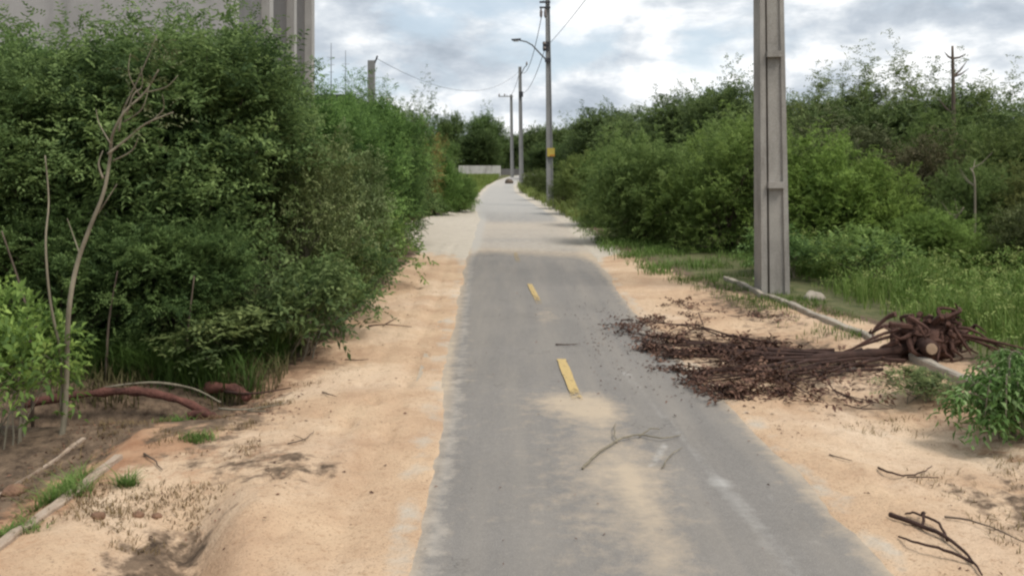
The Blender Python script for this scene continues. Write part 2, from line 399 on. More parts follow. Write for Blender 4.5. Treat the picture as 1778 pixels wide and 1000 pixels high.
def stems_mesh(name, seed, cc, r0, nmain=7, nsub=60, base_r=.15, single=False, h=3.0):
    rnd = random.Random(seed); mb = MB(); mains = []
    if single:
        tp = Vector((rnd.uniform(-.1, .1) * h, rnd.uniform(-.1, .1) * h, h * .55))
        pts = [Vector((0, 0, -.1)), Vector((rnd.uniform(-.05, .05), 0, h * .15)), tp * .6 + Vector((0, 0, h * .03)), tp]
        mb.tube(pts, [r0 * 1.3, r0, r0 * .8, r0 * .5], 8); mains.append(pts)
    for i in range(nmain):
        c_ = Vector(cc[rnd.randrange(len(cc))]) * .9; a_ = rnd.uniform(0, 6.28)
        b = Vector((math.cos(a_) * base_r, math.sin(a_) * base_r, -.06)) if not single else Vector((0, 0, h * rnd.uniform(.12, .45)))
        md = (b + c_) * .5 + Vector((rnd.uniform(-.12, .12), rnd.uniform(-.12, .12), .12 * c_.z)) ; md.x *= .8; md.y *= .8
        pts = [b, b.lerp(md, .5) + Vector((rnd.uniform(-.03, .03), rnd.uniform(-.03, .03), 0)), md, md.lerp(c_, .55) + Vector((rnd.uniform(-.05, .05), 0, 0)), c_]
        k = .7 if single else 1.0
        mb.tube(pts, [r0 * k, r0 * .85 * k, r0 * .6 * k, r0 * .4 * k, r0 * .15], 6); mains.append(pts)
    for i in range(nsub):
        p = mains[rnd.randrange(len(mains))]; s_ = p[rnd.choice((1, 2, 3))] if len(p) > 4 else p[2]
        c_ = Vector(cc[rnd.randrange(len(cc))]) * rnd.uniform(.9, 1.1)
        if (c_ - s_).length > 2.2: continue
        md = s_.lerp(c_, .5) + Vector((rnd.uniform(-.1, .1), rnd.uniform(-.1, .1), rnd.uniform(0, .12)))
        mb.tube([s_, md, c_], [r0 * .35, r0 * .22, .003], 4, False)
    return mb.mesh(name, True)


# ------------------------------------------------------------------ ground and road
def axis(segs):
    out = [segs[0][0]]
    for a_, b, s0, s1 in segs:
        x = a_; s_ = s0
        nst = max(2, int(abs(b - a_) / ((s0 + s1) / 2)))
        g = np.linspace(0, 1, nst + 1)[1:]
        w_ = s0 + (s1 - s0) * (g - .5 / nst); cum = np.cumsum(w_); cum = cum / cum[-1]
        out += list(a_ + (b - a_) * cum)
    return np.array(out)
xs = axis([(-700, -60, 60, 8), (-60, -12, 6, .6), (-12, -4.2, .5, .07), (-4.2, 4.4, .045, .045), (4.4, 14, .08, .6), (14, 60, .6, 6), (60, 700, 8, 60)])
ys = axis([(-60, 0, 10, 1), (0, 3, .5, .06), (3, 10, .045, .05), (10, 20, .05, .12), (20, 60, .14, .8), (60, 160, .9, 5), (160, 1500, 6, 80)])
X, Y = np.meshgrid(xs, ys); Z = gz(X, Y)
DR = np.maximum(rl(Y) - X, X - rr(Y))
for off, dp in ((.34, .016), (.62, .012)):                 # shallow wheel ruts along the left sand
    Z -= dp * np.exp(-((rl(Y) - X - off - .12 * (fbm(Y, Y * 0, 2.5, 91) - .5)) / .05) ** 2) * (Y > 2) * (Y < 20)
prng = np.random.default_rng(4)
for i in range(90):                                        # footprints
    fx, fy = (prng.uniform(-1.7, -.75), prng.uniform(3.6, 13)) if i % 3 else (prng.uniform(1.9, 3.0), prng.uniform(4, 7.3))
    aa = prng.uniform(-.5, .5); u_ = (X - fx) * math.cos(aa) + (Y - fy) * math.sin(aa); v_ = -(X - fx) * math.sin(aa) + (Y - fy) * math.cos(aa)
    e_ = (u_ / .05) ** 2 + (v_ / .13) ** 2
    Z += (-.016 * np.exp(-e_ ** 2) + .007 * np.exp(-((e_ - 2.2) / 1.0) ** 2)) * (DR > .15)
nx, ny = len(xs), len(ys)
me = bpy.data.meshes.new('ground')
me.vertices.add(nx * ny); me.vertices.foreach_set('co', np.stack([X, Y, Z], -1).astype(np.float32).ravel())
idx = np.arange(nx * ny).reshape(ny, nx)
F = np.stack([idx[:-1, :-1], idx[:-1, 1:], idx[1:, 1:], idx[1:, :-1]], -1).reshape(-1, 4).astype(np.int32)
me.loops.add(F.size); me.loops.foreach_set('vertex_index', F.ravel())
me.polygons.add(len(F)); me.polygons.foreach_set('loop_start', np.arange(0, F.size, 4, dtype=np.int32)); me.polygons.foreach_set('loop_total', np.full(len(F), 4, dtype=np.int32))
me.update(calc_edges=True); me.polygons.foreach_set('use_smooth', np.ones(len(F), bool))
def set_attr(me_, name, arr):
    a_ = me_.attributes.new(name, 'FLOAT', 'POINT'); a_.data.foreach_set('value', np.clip(arr, 0, 1).astype(np.float32).ravel())
# where the ground is red earth, litter with some painted-in shade, or grass
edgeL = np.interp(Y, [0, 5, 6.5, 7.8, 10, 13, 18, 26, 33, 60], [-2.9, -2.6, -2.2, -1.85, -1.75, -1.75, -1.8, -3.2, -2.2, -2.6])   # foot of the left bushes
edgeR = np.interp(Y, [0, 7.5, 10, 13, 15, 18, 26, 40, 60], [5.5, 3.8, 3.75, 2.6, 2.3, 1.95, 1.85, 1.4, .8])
litter = np.maximum(sst(.15, -.35, X - edgeL), sst(-.1, .5, X - edgeR) * .8)  # left term also darkens the ground as shade under the bushes and in the hollow
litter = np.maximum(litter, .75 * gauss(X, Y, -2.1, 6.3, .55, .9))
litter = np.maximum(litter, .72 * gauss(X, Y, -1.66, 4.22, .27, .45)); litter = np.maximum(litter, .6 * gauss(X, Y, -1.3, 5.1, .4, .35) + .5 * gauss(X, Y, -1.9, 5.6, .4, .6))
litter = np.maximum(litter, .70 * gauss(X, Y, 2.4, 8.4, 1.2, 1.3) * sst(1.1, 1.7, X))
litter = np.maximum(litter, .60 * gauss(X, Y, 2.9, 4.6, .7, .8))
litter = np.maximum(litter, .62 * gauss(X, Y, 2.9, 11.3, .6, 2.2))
grassy = np.maximum(sst(.1, 1.0, X - edgeR), sst(-.3, -1.4, X - edgeL) * sst(7, 9, Y))
grassy = np.maximum(grassy, sst(55, 80, Y)); grassy = grassy * sst(-.0, .35, np.maximum(rl(Y) - X, X - rr(Y)))
redm = sst(-1.9, -2.6, X) * sst(7.3, 6.0, Y) * .8 + .35 * gauss(X, Y, -1.8, 5.0, .3, .2) + .5 * gauss(X, Y, -2.0, 5.6, .4, .5) + .55 * gauss(X, Y, 3.6, 5.0, .6, .9)
set_attr(me, 'apron', sst(15.5, 19, Y) * sst(130, 100, Y) * sst(6, 3.6, X) * sst(-6, -3.5, X) * .85 + .42 * np.exp(-(np.abs(np.maximum(rl(Y) - X, X - rr(Y)) - .06) / .17) ** 2))
brown = .85 * sst(.75, -.1, X - edgeL) * sst(10, 7.5, Y) * sst(2, 3, Y) + .5 * gauss(X, Y, -1.5, 5.3, .5, .6) + .45 * sst(2.3, 3.3, X) * sst(8, 6, Y) + .6 * gauss(X, Y, 4.3, 10.8, 1.0, .9) + .55 * gauss(X, Y, 2.4, 8.7, .9, 1.6)
set_attr(me, 'brown', brown)
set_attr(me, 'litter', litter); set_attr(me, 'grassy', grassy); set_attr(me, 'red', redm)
tag(link('ground', me, M['ground']), kind='structure')

ys2 = axis([(-30, 3, 2, .1), (3, 14, .05, .06), (14, 30, .06, .2), (30, 130, .2, 2)]); K = 52
U = np.linspace(0, 1, K + 1)
YY = np.repeat(ys2[:, None], K + 1, 1); L_, R_ = rl(ys2) - .25, rr(ys2) + .25
XX = L_[:, None] + (R_ - L_)[:, None] * U[None, :]
ZZ = far_rise(YY) + .006 * (fbm(XX, YY, 1.2, 40) - .5)
me = bpy.data.meshes.new('road'); nr = len(ys2)
me.vertices.add(nr * (K + 1)); me.vertices.foreach_set('co', np.stack([XX, YY, ZZ], -1).astype(np.float32).ravel())
idx = np.arange(nr * (K + 1)).reshape(nr, K + 1)
F = np.stack([idx[:-1, :-1], idx[:-1, 1:], idx[1:, 1:], idx[1:, :-1]], -1).reshape(-1, 4).astype(np.int32)
me.loops.add(F.size); me.loops.foreach_set('vertex_index', F.ravel())
me.polygons.add(len(F)); me.polygons.foreach_set('loop_start', np.arange(0, F.size, 4, dtype=np.int32)); me.polygons.foreach_set('loop_total', np.full(len(F), 4, dtype=np.int32))
me.update(calc_edges=True); me.polygons.foreach_set('use_smooth', np.ones(len(F), bool))
dl, dr = XX - rl(YY), rr(YY) - XX
def seg(x, y, x0, y0, x1, y1, wd):
    t = np.clip(((x - x0) * (x1 - x0) + (y - y0) * (y1 - y0)) / ((x1 - x0) ** 2 + (y1 - y0) ** 2), 0, 1)
    return np.exp(-(((x - x0 - t * (x1 - x0)) ** 2 + (y - y0 - t * (y1 - y0)) ** 2) / wd ** 2))
dust = .80 * np.exp(-(np.clip(dl, 0, 9) / .13) ** 1) + .75 * np.exp(-(np.clip(dr, 0, 9) / .12))
dust += .95 * gauss(XX, YY, .62, 6.55, .20, .42) + .6 * gauss(XX, YY, .35, 6.7, .2, .3)
dust += .40 * gauss(XX, YY, .68, 5.35, .30, .6) + .25 * gauss(XX, YY, .5, 5.2, .6, 1.6) + .22 * gauss(XX, YY, .6, 4.2, .5, .9) + .2 * gauss(XX, YY, .1, 8, .5, 3) + .32 * seg(XX, YY, .70, 5.2, .72, 3.9, .10)
dust += .45 * gauss(XX, YY, .42, 10.6, .16, .7)
dust += sst(16.5, 18.5, YY + .5 * XX) * sst(31, 26, YY) * (.50 + 1.0 * (fbm(XX * .45, YY, 2.2, 90) - .2)) + .35 * sst(60, 70, YY)
dust += .35 * sst(29, 40, YY) * (XX < -.6)
pale = .42 * seg(XX, YY, .98, 7.6, 1.18, 5.0, .06) + .45 * seg(XX, YY, 1.18, 5.0, 1.28, 3.3, .09) + .35 * seg(XX, YY, .82, 8.9, .98, 7.6, .05)
pale += .7 * seg(XX, YY, .84, 5.3, .98, 5.7, .03) + .42 * np.exp(-((dl - .10) / .10) ** 2) + .35 * sst(27, 40, YY)
pale += .3 * seg(XX, YY, 1.38, 5.0, 1.48, 3.6, .05) + .6 * sst(17, 19.5, YY + .4 * XX)
set_attr(me, 'dust', dust); set_attr(me, 'pale', pale)
tag(link('road', me, M['asphalt']), kind='structure')

for (x0, y0, x1, y1, wa, wb) in ((.515, 6.25, .452, 8.15, 1.0, .32), (.355, 11.35, .262, 13.25, .62, .38), (.116, 16.2, .068, 17.9, .62, .56)):
    nn_ = 60; t = np.linspace(0, 1, nn_); cx = x0 + (x1 - x0) * t; cy = y0 + (y1 - y0) * t
    wv = .040 + .010 * (vnoise(cx * 0, cy, .12, 3) - .5)
    vs = []; fs = []
    for i in range(nn_):
        zc = .012
        vs += [(cx[i] - wv[i], cy[i], zc), (cx[i], cy[i], zc), (cx[i] + wv[i], cy[i], zc)]
        if i: b = 3 * i; fs += [(b - 3, b - 2, b + 1, b), (b - 2, b - 1, b + 2, b + 1)]
    mb = MB().add(vs, fs); me = mb.mesh('road_marking')
    set_attr(me, 'wear', np.repeat(wa + (wb - wa) * sst(0, .55, t), 3))
    tag(link('road_marking', me, M['line']), kind='structure')


# ------------------------------------------------------------------ building on the left
b = empty('concrete_building', (-6.33, 20, gzf(-6.33, 20)), 0, 'tall unfinished grey concrete building with side pillars above the left bushes', 'building')
MB().box(-14, 0, 0, .25, -.3, 8).build('front_wall', M['wall_concrete'], b)
MB().box(-14, -13.75, .253, 8.3, -.3, 8).build('far_wall', M['wall_concrete'], b)
MB().box(-13.7, -.5, 8.05, 8.3, -.3, 8).build('rear_wall', M['wall_concrete'], b)
for i, (y0, y1) in enumerate(((.5, 3.1), (3.45, 5.7), (6.0, 7.95))):
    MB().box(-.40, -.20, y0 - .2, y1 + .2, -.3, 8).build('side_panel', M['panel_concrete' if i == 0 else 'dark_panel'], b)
for y0, y1 in ((.253, .5), (3.1, 3.45), (5.7, 6.0), (7.95, 8.35)):
    MB().box(-.32, .02, y0, y1, -.3, 8.0).build('pillar', M['pillar_concrete'], b)
MB().box(-14.2, .2, -.15, 8.5, 8.003, 8.3).build('roof', M['pillar_concrete'], b)


b = empty('outbuilding', (-7.6, 33, gzf(-7.6, 33)), 0, 'low pale outbuilding with dark flat roof behind the left bushes', 'building')
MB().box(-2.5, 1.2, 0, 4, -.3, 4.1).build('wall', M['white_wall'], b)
MB().box(-2.8, 1.6, -.3, 4.3, 4.1, 4.35).build('roof', M['roof_dark'], b)
MB().box(.1, .8, -.03, .05, 2.2, 3.2).build('window', M['dark_metal'], b)

# low whitewashed wall and grey wall at the end of the road
wz = gzf(-3.6, 99)
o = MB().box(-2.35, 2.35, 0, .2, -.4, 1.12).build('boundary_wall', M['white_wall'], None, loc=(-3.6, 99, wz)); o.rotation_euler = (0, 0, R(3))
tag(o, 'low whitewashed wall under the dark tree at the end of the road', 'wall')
o = MB().box(-1.1, 1.1, 0, .2, -.4, .75).build('boundary_wall', M['panel_concrete'], None, loc=(-.2, 106, gzf(-.2, 106)))
tag(o, 'low grey wall beside the farthest utility pole', 'wall')
# post on the left with a bracket
px, pz = XZ(645, 108, 30)
b = empty('concrete_post', (px, 30, gzf(px, 30)), 0, 'short square grey concrete post rising above the left bushes', 'post')
h_ = pz
MB().box(-.115, .115, -.1, .1, -.2, h_).build('shaft', M['pole_far'], b)
MB().tube([(.1, 0, h_ - .1), (.17, 0, h_ + .06), (.2, 0, h_ + .16)], .03, 6).build('bracket', M['dark_metal'], b)
for px_, py_, Yd, lab in ((575, 75, 62, 'thinner taller antenna mast on the skyline beside the building'), (600, 88, 66, 'shorter antenna mast on the skyline right of the taller one'),
                          (1165, 152, 90, 'thin antenna mast poking above the trees on the right of the road')):
    x_, z_ = XZ(px_, py_, Yd); g_ = gzf(x_, Yd)
    a = empty('antenna_mast', (x_, Yd, g_), 0, lab, 'mast')
    MB().tube([(0, 0, -.2), (0, 0, (z_ - g_) * .6), (0, 0, z_ - g_)], [.05, .04, .018], 6).build('mast', M['steel'], a)
    for q in range(3): MB().tube([(-.28 + .05 * q, 0, (z_ - g_) * (.9 - q * .05)), (.28 - .05 * q, 0, (z_ - g_) * (.9 - q * .05))], .014, 5).build('crossbar', M['steel'], a)


# ------------------------------------------------------------------ utility poles
def hpole(mb, h, w0, w1, d0, d1, detail):
    """H section: two flanges and a recessed web, tapering upward"""
    def ring(z, t):
        w_ = (w0 + (w1 - w0) * t) / 2; d = (d0 + (d1 - d0) * t) / 2
        fl = w_ * .46; fr = w_ * .30; rc = d * .5
        if detail:
            return [(-w_, -d, z), (-w_ * .58, -d, z), (-w_ * .54, -d * .25, z), (-w_ * .40, -d * .25, z), (-w_ * .36, -d * .80, z), (w_ * .60, -d * .80, z), (w_ * .66, -d, z), (w_, -d, z),
                    (w_, d, z), (w_ * .66, d, z), (w_ * .6, d * .5, z), (-w_ * .54, d * .5, z), (-w_ * .6, d, z), (-w_, d, z)]
        return [(-w_, -d, z), (-w_ + fl * .86, -d, z), (-w_ + fl, -d + rc, z), (w_ - fr, -d + rc, z), (w_ - fr * .8, -d, z), (w_, -d, z),
                (w_, d, z), (w_ - fr * .8, d, z), (w_ - fr, d - rc, z), (-w_ + fl, d - rc, z), (-w_ + fl * .86, d, z), (-w_, d, z)]
    nz_ = 8; vs = []
    for i in range(nz_ + 1): vs += ring(-.3 + (h + .3) * i / nz_, i / nz_)
    K_ = 14 if detail else 12
    fs = [(i * K_ + j, i * K_ + (j + 1) % K_, (i + 1) * K_ + (j + 1) % K_, (i + 1) * K_ + j) for i in range(nz_) for j in range(K_)]
    fs.append(tuple(nz_ * K_ + j for j in range(K_)))
    mb.add(vs, fs)
LEAN = R(-.7)
def pole_root(x, y, label):
    o = empty('utility_pole', (x, y, gzf(x, y)), 0, label, 'utility pole', 'concrete utility poles along the right of the road'); o.rotation_euler = (0, LEAN, R(4)); return o
P1 = pole_root(3.62, 12.35, 'nearest thick concrete utility pole standing beside the kerb')
mb = MB(); hpole(mb, 9.3, .405, .26, .30, .22, True); sh = mb.build('shaft', M['pole_concrete'], P1)
for z_ in (1.50, 3.30, 5.1, 6.9):
    t = z_ / 9.3; w_ = .405 + (.26 - .405) * t; d = .30 - .08 * t
    mb = MB().box(-w_ * .26, w_ * .34, -d / 2 - .055, -d / 2 + .03, z_ - .05, z_ + .035); mb.build('rib', M['pole_concrete'], P1)
MB().box(-1.1, .3, -.16, -.07, 8.6, 8.7).build('crossarm', M['pole_far'], P1)
for x_ in (-1.0, -.5, .22):
    MB().tube([(x_, -.115, 8.7), (x_, -.115, 8.78), (x_, -.115, 8.86)], [.03, .055, .03], 8).build('insulator', M['porcelain'], P1)

POLES = [(3.62, 12.35), (1.63, 38), (.70, 66), (.02, 92)]
P2 = pole_root(1.63, 38, 'slim utility pole with a street light arm and a yellow sign')
mb = MB(); hpole(mb, 9.15, .29, .17, .22, .15, False); mb.build('shaft', M['pole_far'], P2)
for z_ in (8.45, 8.68): MB().box(-.36, .10, -.17, -.09, z_ - .035, z_ + .035).build('crossarm', M['dark_metal'], P2)
for x_ in (-.3, -.12): MB().tube([(x_, -.13, 8.0), (x_, -.13, 8.1), (x_, -.13, 8.25), (x_, -.13, 8.4)], [.02, .06, .06, .03], 8).build('insulator', M['porcelain'], P2)
for z_ in (6.72, 6.92): MB().tube([(-.17, -.1, z_ - .05), (-.17, -.1, z_), (-.17, -.1, z_ + .06)], [.05, .09, .05], 8).build('insulator', M['porcelain'], P2)
MB().box(-.24, .02, -.12, -.08, 6.6, 7.0).build('bracket', M['dark_metal'], P2)
MB().tube([(-.08, -.12, 6.2), (-.3, -.14, 6.42), (-.7, -.2, 6.84), (-.95, -.22, 6.98), (-1.25, -.24, 7.04)], [.035, .035, .032, .03, .028], 8).build('lamp_arm', M['steel'], P2, True)
MB().box(-.16, .1, -.14, -.1, 6.12, 6.3).build('arm_clamp', M['dark_metal'], P2)
lh = MB(); lh.add([(-1.55, -.31, 7.02), (-1.2, -.28, 7.04), (-1.2, -.2, 7.04), (-1.55, -.19, 7.02), (-1.6, -.3, 7.09), (-1.18, -.28, 7.12), (-1.18, -.2, 7.12), (-1.6, -.2, 7.09)],
                  [(0, 3, 2, 1), (4, 5, 6, 7), (0, 1, 5, 4), (1, 2, 6, 5), (2, 3, 7, 6), (3, 0, 4, 7)])
lho = lh.build('lamp_head', M['dark_metal'], P2); MB().box(-1.5, -1.28, -.29, -.21, 6.985, 7.018).build('lens', M['glass_lens'], lho)
sg = empty('warning_sign', (1.66, 37.84, 0), 0, 'small yellow warning plate strapped to the pole with the street light', 'sign')
vs = [(-.21, 0, 2.06), (.21, 0, 2.06), (.21, 0, 2.52), (-.21, 0, 2.52)]
MB().box(-.16, .16, -.012, .01, 2.12, 2.48).build('plate', M['yellow_paint'], sg)
MB().box(-.04, .16, -.02, -.0125, 2.13, 2.20).build('stripe', M['orange_paint'], sg)
for z_ in (2.16, 2.44): MB().box(-.17, .17, .01, .26, z_ - .015, z_ + .015).build('strap', M['dark_metal'], sg)
P3 = pole_root(.70, 66, 'third utility pole, thin, with a small bracket at its top')
mb = MB(); hpole(mb, 8.95, .33, .22, .24, .18, False); mb.build('shaft', M['pole_far'], P3)
MB().tube([(.05, -.1, 8.3), (.3, -.12, 8.85), (.5, -.12, 9.05)], .035, 6).build('bracket', M['dark_metal'], P3)
MB().tube([(.5, -.12, 9.05), (.5, -.12, 9.12), (.5, -.12, 9.3)], [.04, .08, .04], 8).build('insulator', M['porcelain'], P3)
MB().box(-.1, .2, -.17, -.12, 6.7, 7.1).build('insulator_rack', M['dark_metal'], P3)
P4 = pole_root(.02, 92, 'farthest utility pole with a crossarm to its left')
mb = MB(); hpole(mb, 8.6, .36, .26, .26, .2, False); mb.build('shaft', M['pole_far'], P4)
MB().box(-1.35, .2, -.2, -.11, 8.35, 8.45).build('crossarm', M['pole_far'], P4)
for x_ in (-1.25, -.7): MB().tube([(x_, -.15, 8.45), (x_, -.15, 8.55), (x_, -.15, 8.7)], [.04, .08, .03], 8).build('insulator', M['porcelain'], P4)

def wire(a_, b_, sag, label, r=.010):
    pts = []
    for i in range(25):
        t = i / 24; p = Vector(a_).lerp(Vector(b_), t); p.z -= sag * 4 * t * (1 - t); pts.append(p)
    tag(MB().tube(pts, r, 5).build('power_line', M['wire']), label, 'cable', 'overhead cables')
wire((3.45, 12.2, 7.6), (1.52, 37.9, 6.85), .25, 'low cable rising from the street light pole to the nearest pole')
wire((2.9, 12.2, 8.7), (1.3, 37.85, 8.7), .35, 'high cable above the road up to the nearest pole')
wire((1.3, 37.85, 8.3), (.62, 65.8, 8.75), 1.1, 'sagging high cable between the second and third poles', .016)
wire((1.45, 37.85, 6.85), (.70, 65.8, 7.1), .6, 'lower cable between the second and third poles', .014)
wire((.62, 65.8, 8.9), (-.6, 91.8, 9.0), .9, 'high cable between the third pole and the farthest pole', .016)
wire((px + .2, 30, pz + .1), (.62, 65.8, 8.75), 1.3, 'slack service cable crossing the sky from the left post', .008)


# ------------------------------------------------------------------ kerbs
def strip_kerb(x0, y0, x1, y1, wd, hgt, label, seed, tilt=0):
    rnd = np.random.default_rng(seed); n_ = max(8, int(abs(y1 - y0) / .12)); vs = []; fs = []
    for i in range(n_ + 1):
        t = i / n_; x = x0 + (x1 - x0) * t; y = y0 + (y1 - y0) * t; zb = gzf(x, y)
        j = rnd.normal(0, .004, 8); top = hgt * (1 - .08 * rnd.random())
        zb0 = float(gz(x0 + (x1 - x0) * t, y))
        vs += [(x - wd / 2 + j[0], y, zb0 - .12), (x - wd / 2 + j[1], y, zb0 + top * .82), (x - wd * .36, y, zb0 + top + j[2]),
               (x + wd * .36, y, zb0 + top + tilt + j[3]), (x + wd / 2 + j[4], y, zb0 + top * .82 + tilt), (x + wd / 2, y, zb0 - .12)]
        if i: b_ = 6 * i; fs += [(b_ - 6 + k, b_ - 5 + k, b_ + 1 + k, b_ + k) for k in range(5)]
    fs += [(0, 5, 4, 3, 2, 1), tuple(6 * n_ + k for k in range(6))]
    o = MB().add(vs, fs).build('kerb', M['kerb_concrete'] if x0 > 0 else M['kerb_sandy']); tag(o, label, 'kerb'); return o
strip_kerb(-2.33, 2.6, -2.36, 5.32, .06, .022, 'sand dusted concrete kerb at the bottom left corner', 1)
strip_kerb(3.30, 13.7, 3.58, 8.75, .075, .06, 'long pale concrete kerb running past the foot of the nearest pole', 2)
strip_kerb(3.63, 8.0, 3.66, 6.9, .09, .08, 'short kerb end showing beyond the uprooted stump', 3)
strip_kerb(-2.98, 4.6, -2.80, 5.8, .022, .012, 'thin pale buried root edge left of the sandy kerb', 4)


# ------------------------------------------------------------------ plant prototypes (meshes shared by copies)
def proto(key, crown_args, mat, stem_mat, r0, nmain, nsub, single=False):
    cm, cc = crown_mesh(key + '_leaves', **crown_args); cm.materials.append(M[mat])
    sm = stems_mesh(key + '_wood', crown_args['seed'] + 5, cc, r0, nmain, nsub, single=single, h=crown_args['h']); sm.materials.append(M[stem_mat])
    PROTO[key] = (cm, sm, crown_args['h'], crown_args['r'], single)
PROTO = {}
proto('dense_a', dict(seed=1, h=3.0, r=1.6, nclump=470, per=23, nleaf=9, slen=.24, ll=.058, lw=.028, lobes=12, low=.18, top=.72, shoots=60, csize=.13, tstd=.34), 'leaf_dense', 'bark', .045, 9, 70)
proto('dense_b', dict(seed=2, h=3.0, r=1.6, nclump=450, per=24, nleaf=9, slen=.25, ll=.055, lw=.026, lobes=13, low=.2, top=.70, shoots=70, csize=.13, tstd=.34), 'leaf_dense', 'bark', .045, 9, 70)
proto('dense_c', dict(seed=3, h=3.0, r=1.5, nclump=380, per=23, nleaf=9, slen=.28, ll=.072, lw=.031, lobes=9, low=.22, top=.74, shoots=50, csize=.14, tstd=.34), 'leaf_dense', 'bark', .04, 9, 70)
proto('fine_a', dict(seed=11, h=2.6, r=1.7, nclump=950, per=10, nleaf=8, slen=.20, ll=.055, lw=.028, lobes=12, low=.15, top=.6, shoots=20, csize=.10, skirt=.55), 'leaf_fine', 'bark', .035, 9, 60)
proto('fine_b', dict(seed=12, h=2.6, r=1.7, nclump=900, per=10, nleaf=8, slen=.22, ll=.055, lw=.028, lobes=10, low=.15, top=.6, shoots=14, csize=.11, skirt=.55), 'leaf_fine', 'bark', .035, 9, 60)
proto('olive_a', dict(seed=21, h=1.8, r=1.1, nclump=520, per=6, nleaf=8, slen=.20, ll=.050, lw=.022, lobes=8, low=.2, top=.6, shoots=26, csize=.11), 'leaf_olive', 'bark_pale', .022, 9, 70)
proto('tree_a', dict(seed=31, h=5.0, r=2.6, nclump=1300, per=6, nleaf=7, slen=.38, ll=.13, lw=.07, lobes=12, low=.3, top=.66, shoots=10, csize=.17, skirt=.4), 'leaf_far', 'bark', .10, 7, 60, True)
proto('tree_b', dict(seed=32, h=5.0, r=2.6, nclump=1200, per=6, nleaf=7, slen=.42, ll=.13, lw=.07, lobes=9, low=.26, top=.64, shoots=22, csize=.2, skirt=.4), 'leaf_far', 'bark', .10, 7, 60, True)
proto('airy', dict(seed=41, h=3.6, r=.9, nclump=90, per=3, nleaf=7, slen=.22, ll=.065, lw=.03, lobes=6, low=.35, top=.72, shoots=8, csize=.12), 'leaf_dense', 'bark_pale', .03, 7, 50, True)
proto('wispy', dict(seed=51, h=5.0, r=2.2, nclump=420, per=5, nleaf=7, slen=.32, ll=.10, lw=.045, lobes=8, low=.3, top=.66, shoots=30, csize=.2), 'leaf_far', 'bark', .07, 12, 120, True)
proto('low_weed', dict(seed=61, h=.6, r=.45, nclump=75, per=5, nleaf=6, slen=.13, ll=.06, lw=.026, lobes=6, low=.2, top=.5, shoots=6, csize=.05), 'leaf_dense', 'bark_pale', .008, 8, 30)

def plant(kind, x, y, h, r, label, cat='bush', group=None, tint=(1, 1, 1), rz=None, name='bush', rot=0):
    cm, sm, ph, pr, single = PROTO[kind]
    g_ = gzf(x, y)
    o = empty(name, (x, y, g_), rz if rz is not None else (x * 12.9 + y * 7.7) % 6.28, label, cat, group)
    o.scale = (r / pr, r / pr, h / ph)
    c_ = link('crown' if single else 'foliage', cm, None, o); c_.color = (*tint, 1)
    link('trunk' if single else 'stems', sm, None, o)
    return o

GL, GR, GF = 'bushes along the left verge', 'bushes along the right verge', 'trees at the far end of the road'
# left verge, near to far
plant('dense_a', -6.2, 9.6, 2.9, 1.7, 'dark green bush cut by the left edge of the photo', group=GL, tint=(.9, .95, .9))
plant('dense_b', -4.75, 8.95, 2.8, 1.4, 'big bush directly behind the bare sapling', group=GL, rz=.4)
plant('dense_c', -3.45, 9.2, 3.1, 1.35, 'tall bush whose crown hides the blank building wall', group=GL, rz=2.2)
plant('dense_a', -3.4, 10.9, 3.15, 1.15, 'bush standing in front of the building pillars', group=GL, rz=1.0)
plant('dense_b', -4.5, 11.8, 3.25, 1.6, 'tall bush behind the front row on the left, against the building', group=GL, tint=(.85, .95, .9))
plant('dense_c', -7.0, 12.2, 3.3, 1.8, 'tall bush at the far left below the blank wall', group=GL, tint=(.9, 1, .9))
plant('olive_a', -2.45, 9.9, 2.1, .8, 'pale olive bush with dry twigs beside the sand on the left', group=GL, tint=(1.35, 1.45, 1.2))
plant('dense_a', -2.85, 13.6, 2.75, 1.15, 'rounded green bush right of the building corner', group=GL, rz=4.2, tint=(.95, 1.1, .9))
plant('olive_a', -2.3, 12.2, 2.0, .7, 'thin grey green bush halfway along the left verge', group=GL, rz=2, tint=(1.3, 1.5, 1.3))
plant('dense_b', -2.9, 16.4, 2.9, 1.2, 'bush with upright shoots below the two antenna masts', group=GL, rz=5.2, tint=(.9, 1.05, .85))
plant('dense_c', -3.0, 19.6, 3.0, 1.25, 'bush in front of the short concrete post', group=GL, rz=3.1)
plant('dense_a', -2.45, 17.3, 1.9, .85, 'dark bush leaning over the mouth of the side track', group=GL, rz=.7, tint=(.85, .95, .85))
plant('fine_b', -3.15, 23.5, 2.9, 1.1, 'brown tinged bush left of the thin airy sapling', group=GL, tint=(1.5, .85, .9))
plant('airy', -2.95, 28.5, 4.1, .75, 'thin airy sapling with sky showing through its crown', 'tree', tint=(.8, .8, .9), name='sapling')
plant('fine_a', -2.75, 30.8, 2.2, 1.05, 'low dark bush beyond the side track', group=GL, tint=(.75, .9, .7))
plant('fine_b', -2.35, 37.0, 1.15, .9, 'small dark bush reaching over the left road edge in the distance', group=GL, tint=(.8, .95, .75))
plant('fine_a', -2.0, 33.0, 1.5, .8, 'small rounded bush crowding the left road edge before the bend', group=GL, rz=2.2, tint=(.85, .95, .8))
plant('fine_a', -3.9, 44, 1.9, 1.3, 'rounded bush on the left before the far bend', group=GL, tint=(.9, 1, .8))
plant('fine_b', -5.3, 56, 1.5, 1.6, 'low bush in front of the whitewashed wall, on the left', group=GL, tint=(.8, .95, .8))
plant('low_weed', -1.95, 8.1, .8, .5, 'low drooping green shrub at the sand edge under the left bushes', group=GL, tint=(.9, .85, .9))
plant('low_weed', -1.85, 9.0, .75, .5, 'small leafy shrub touching the sand beyond the drooping one', group=GL, rz=2)
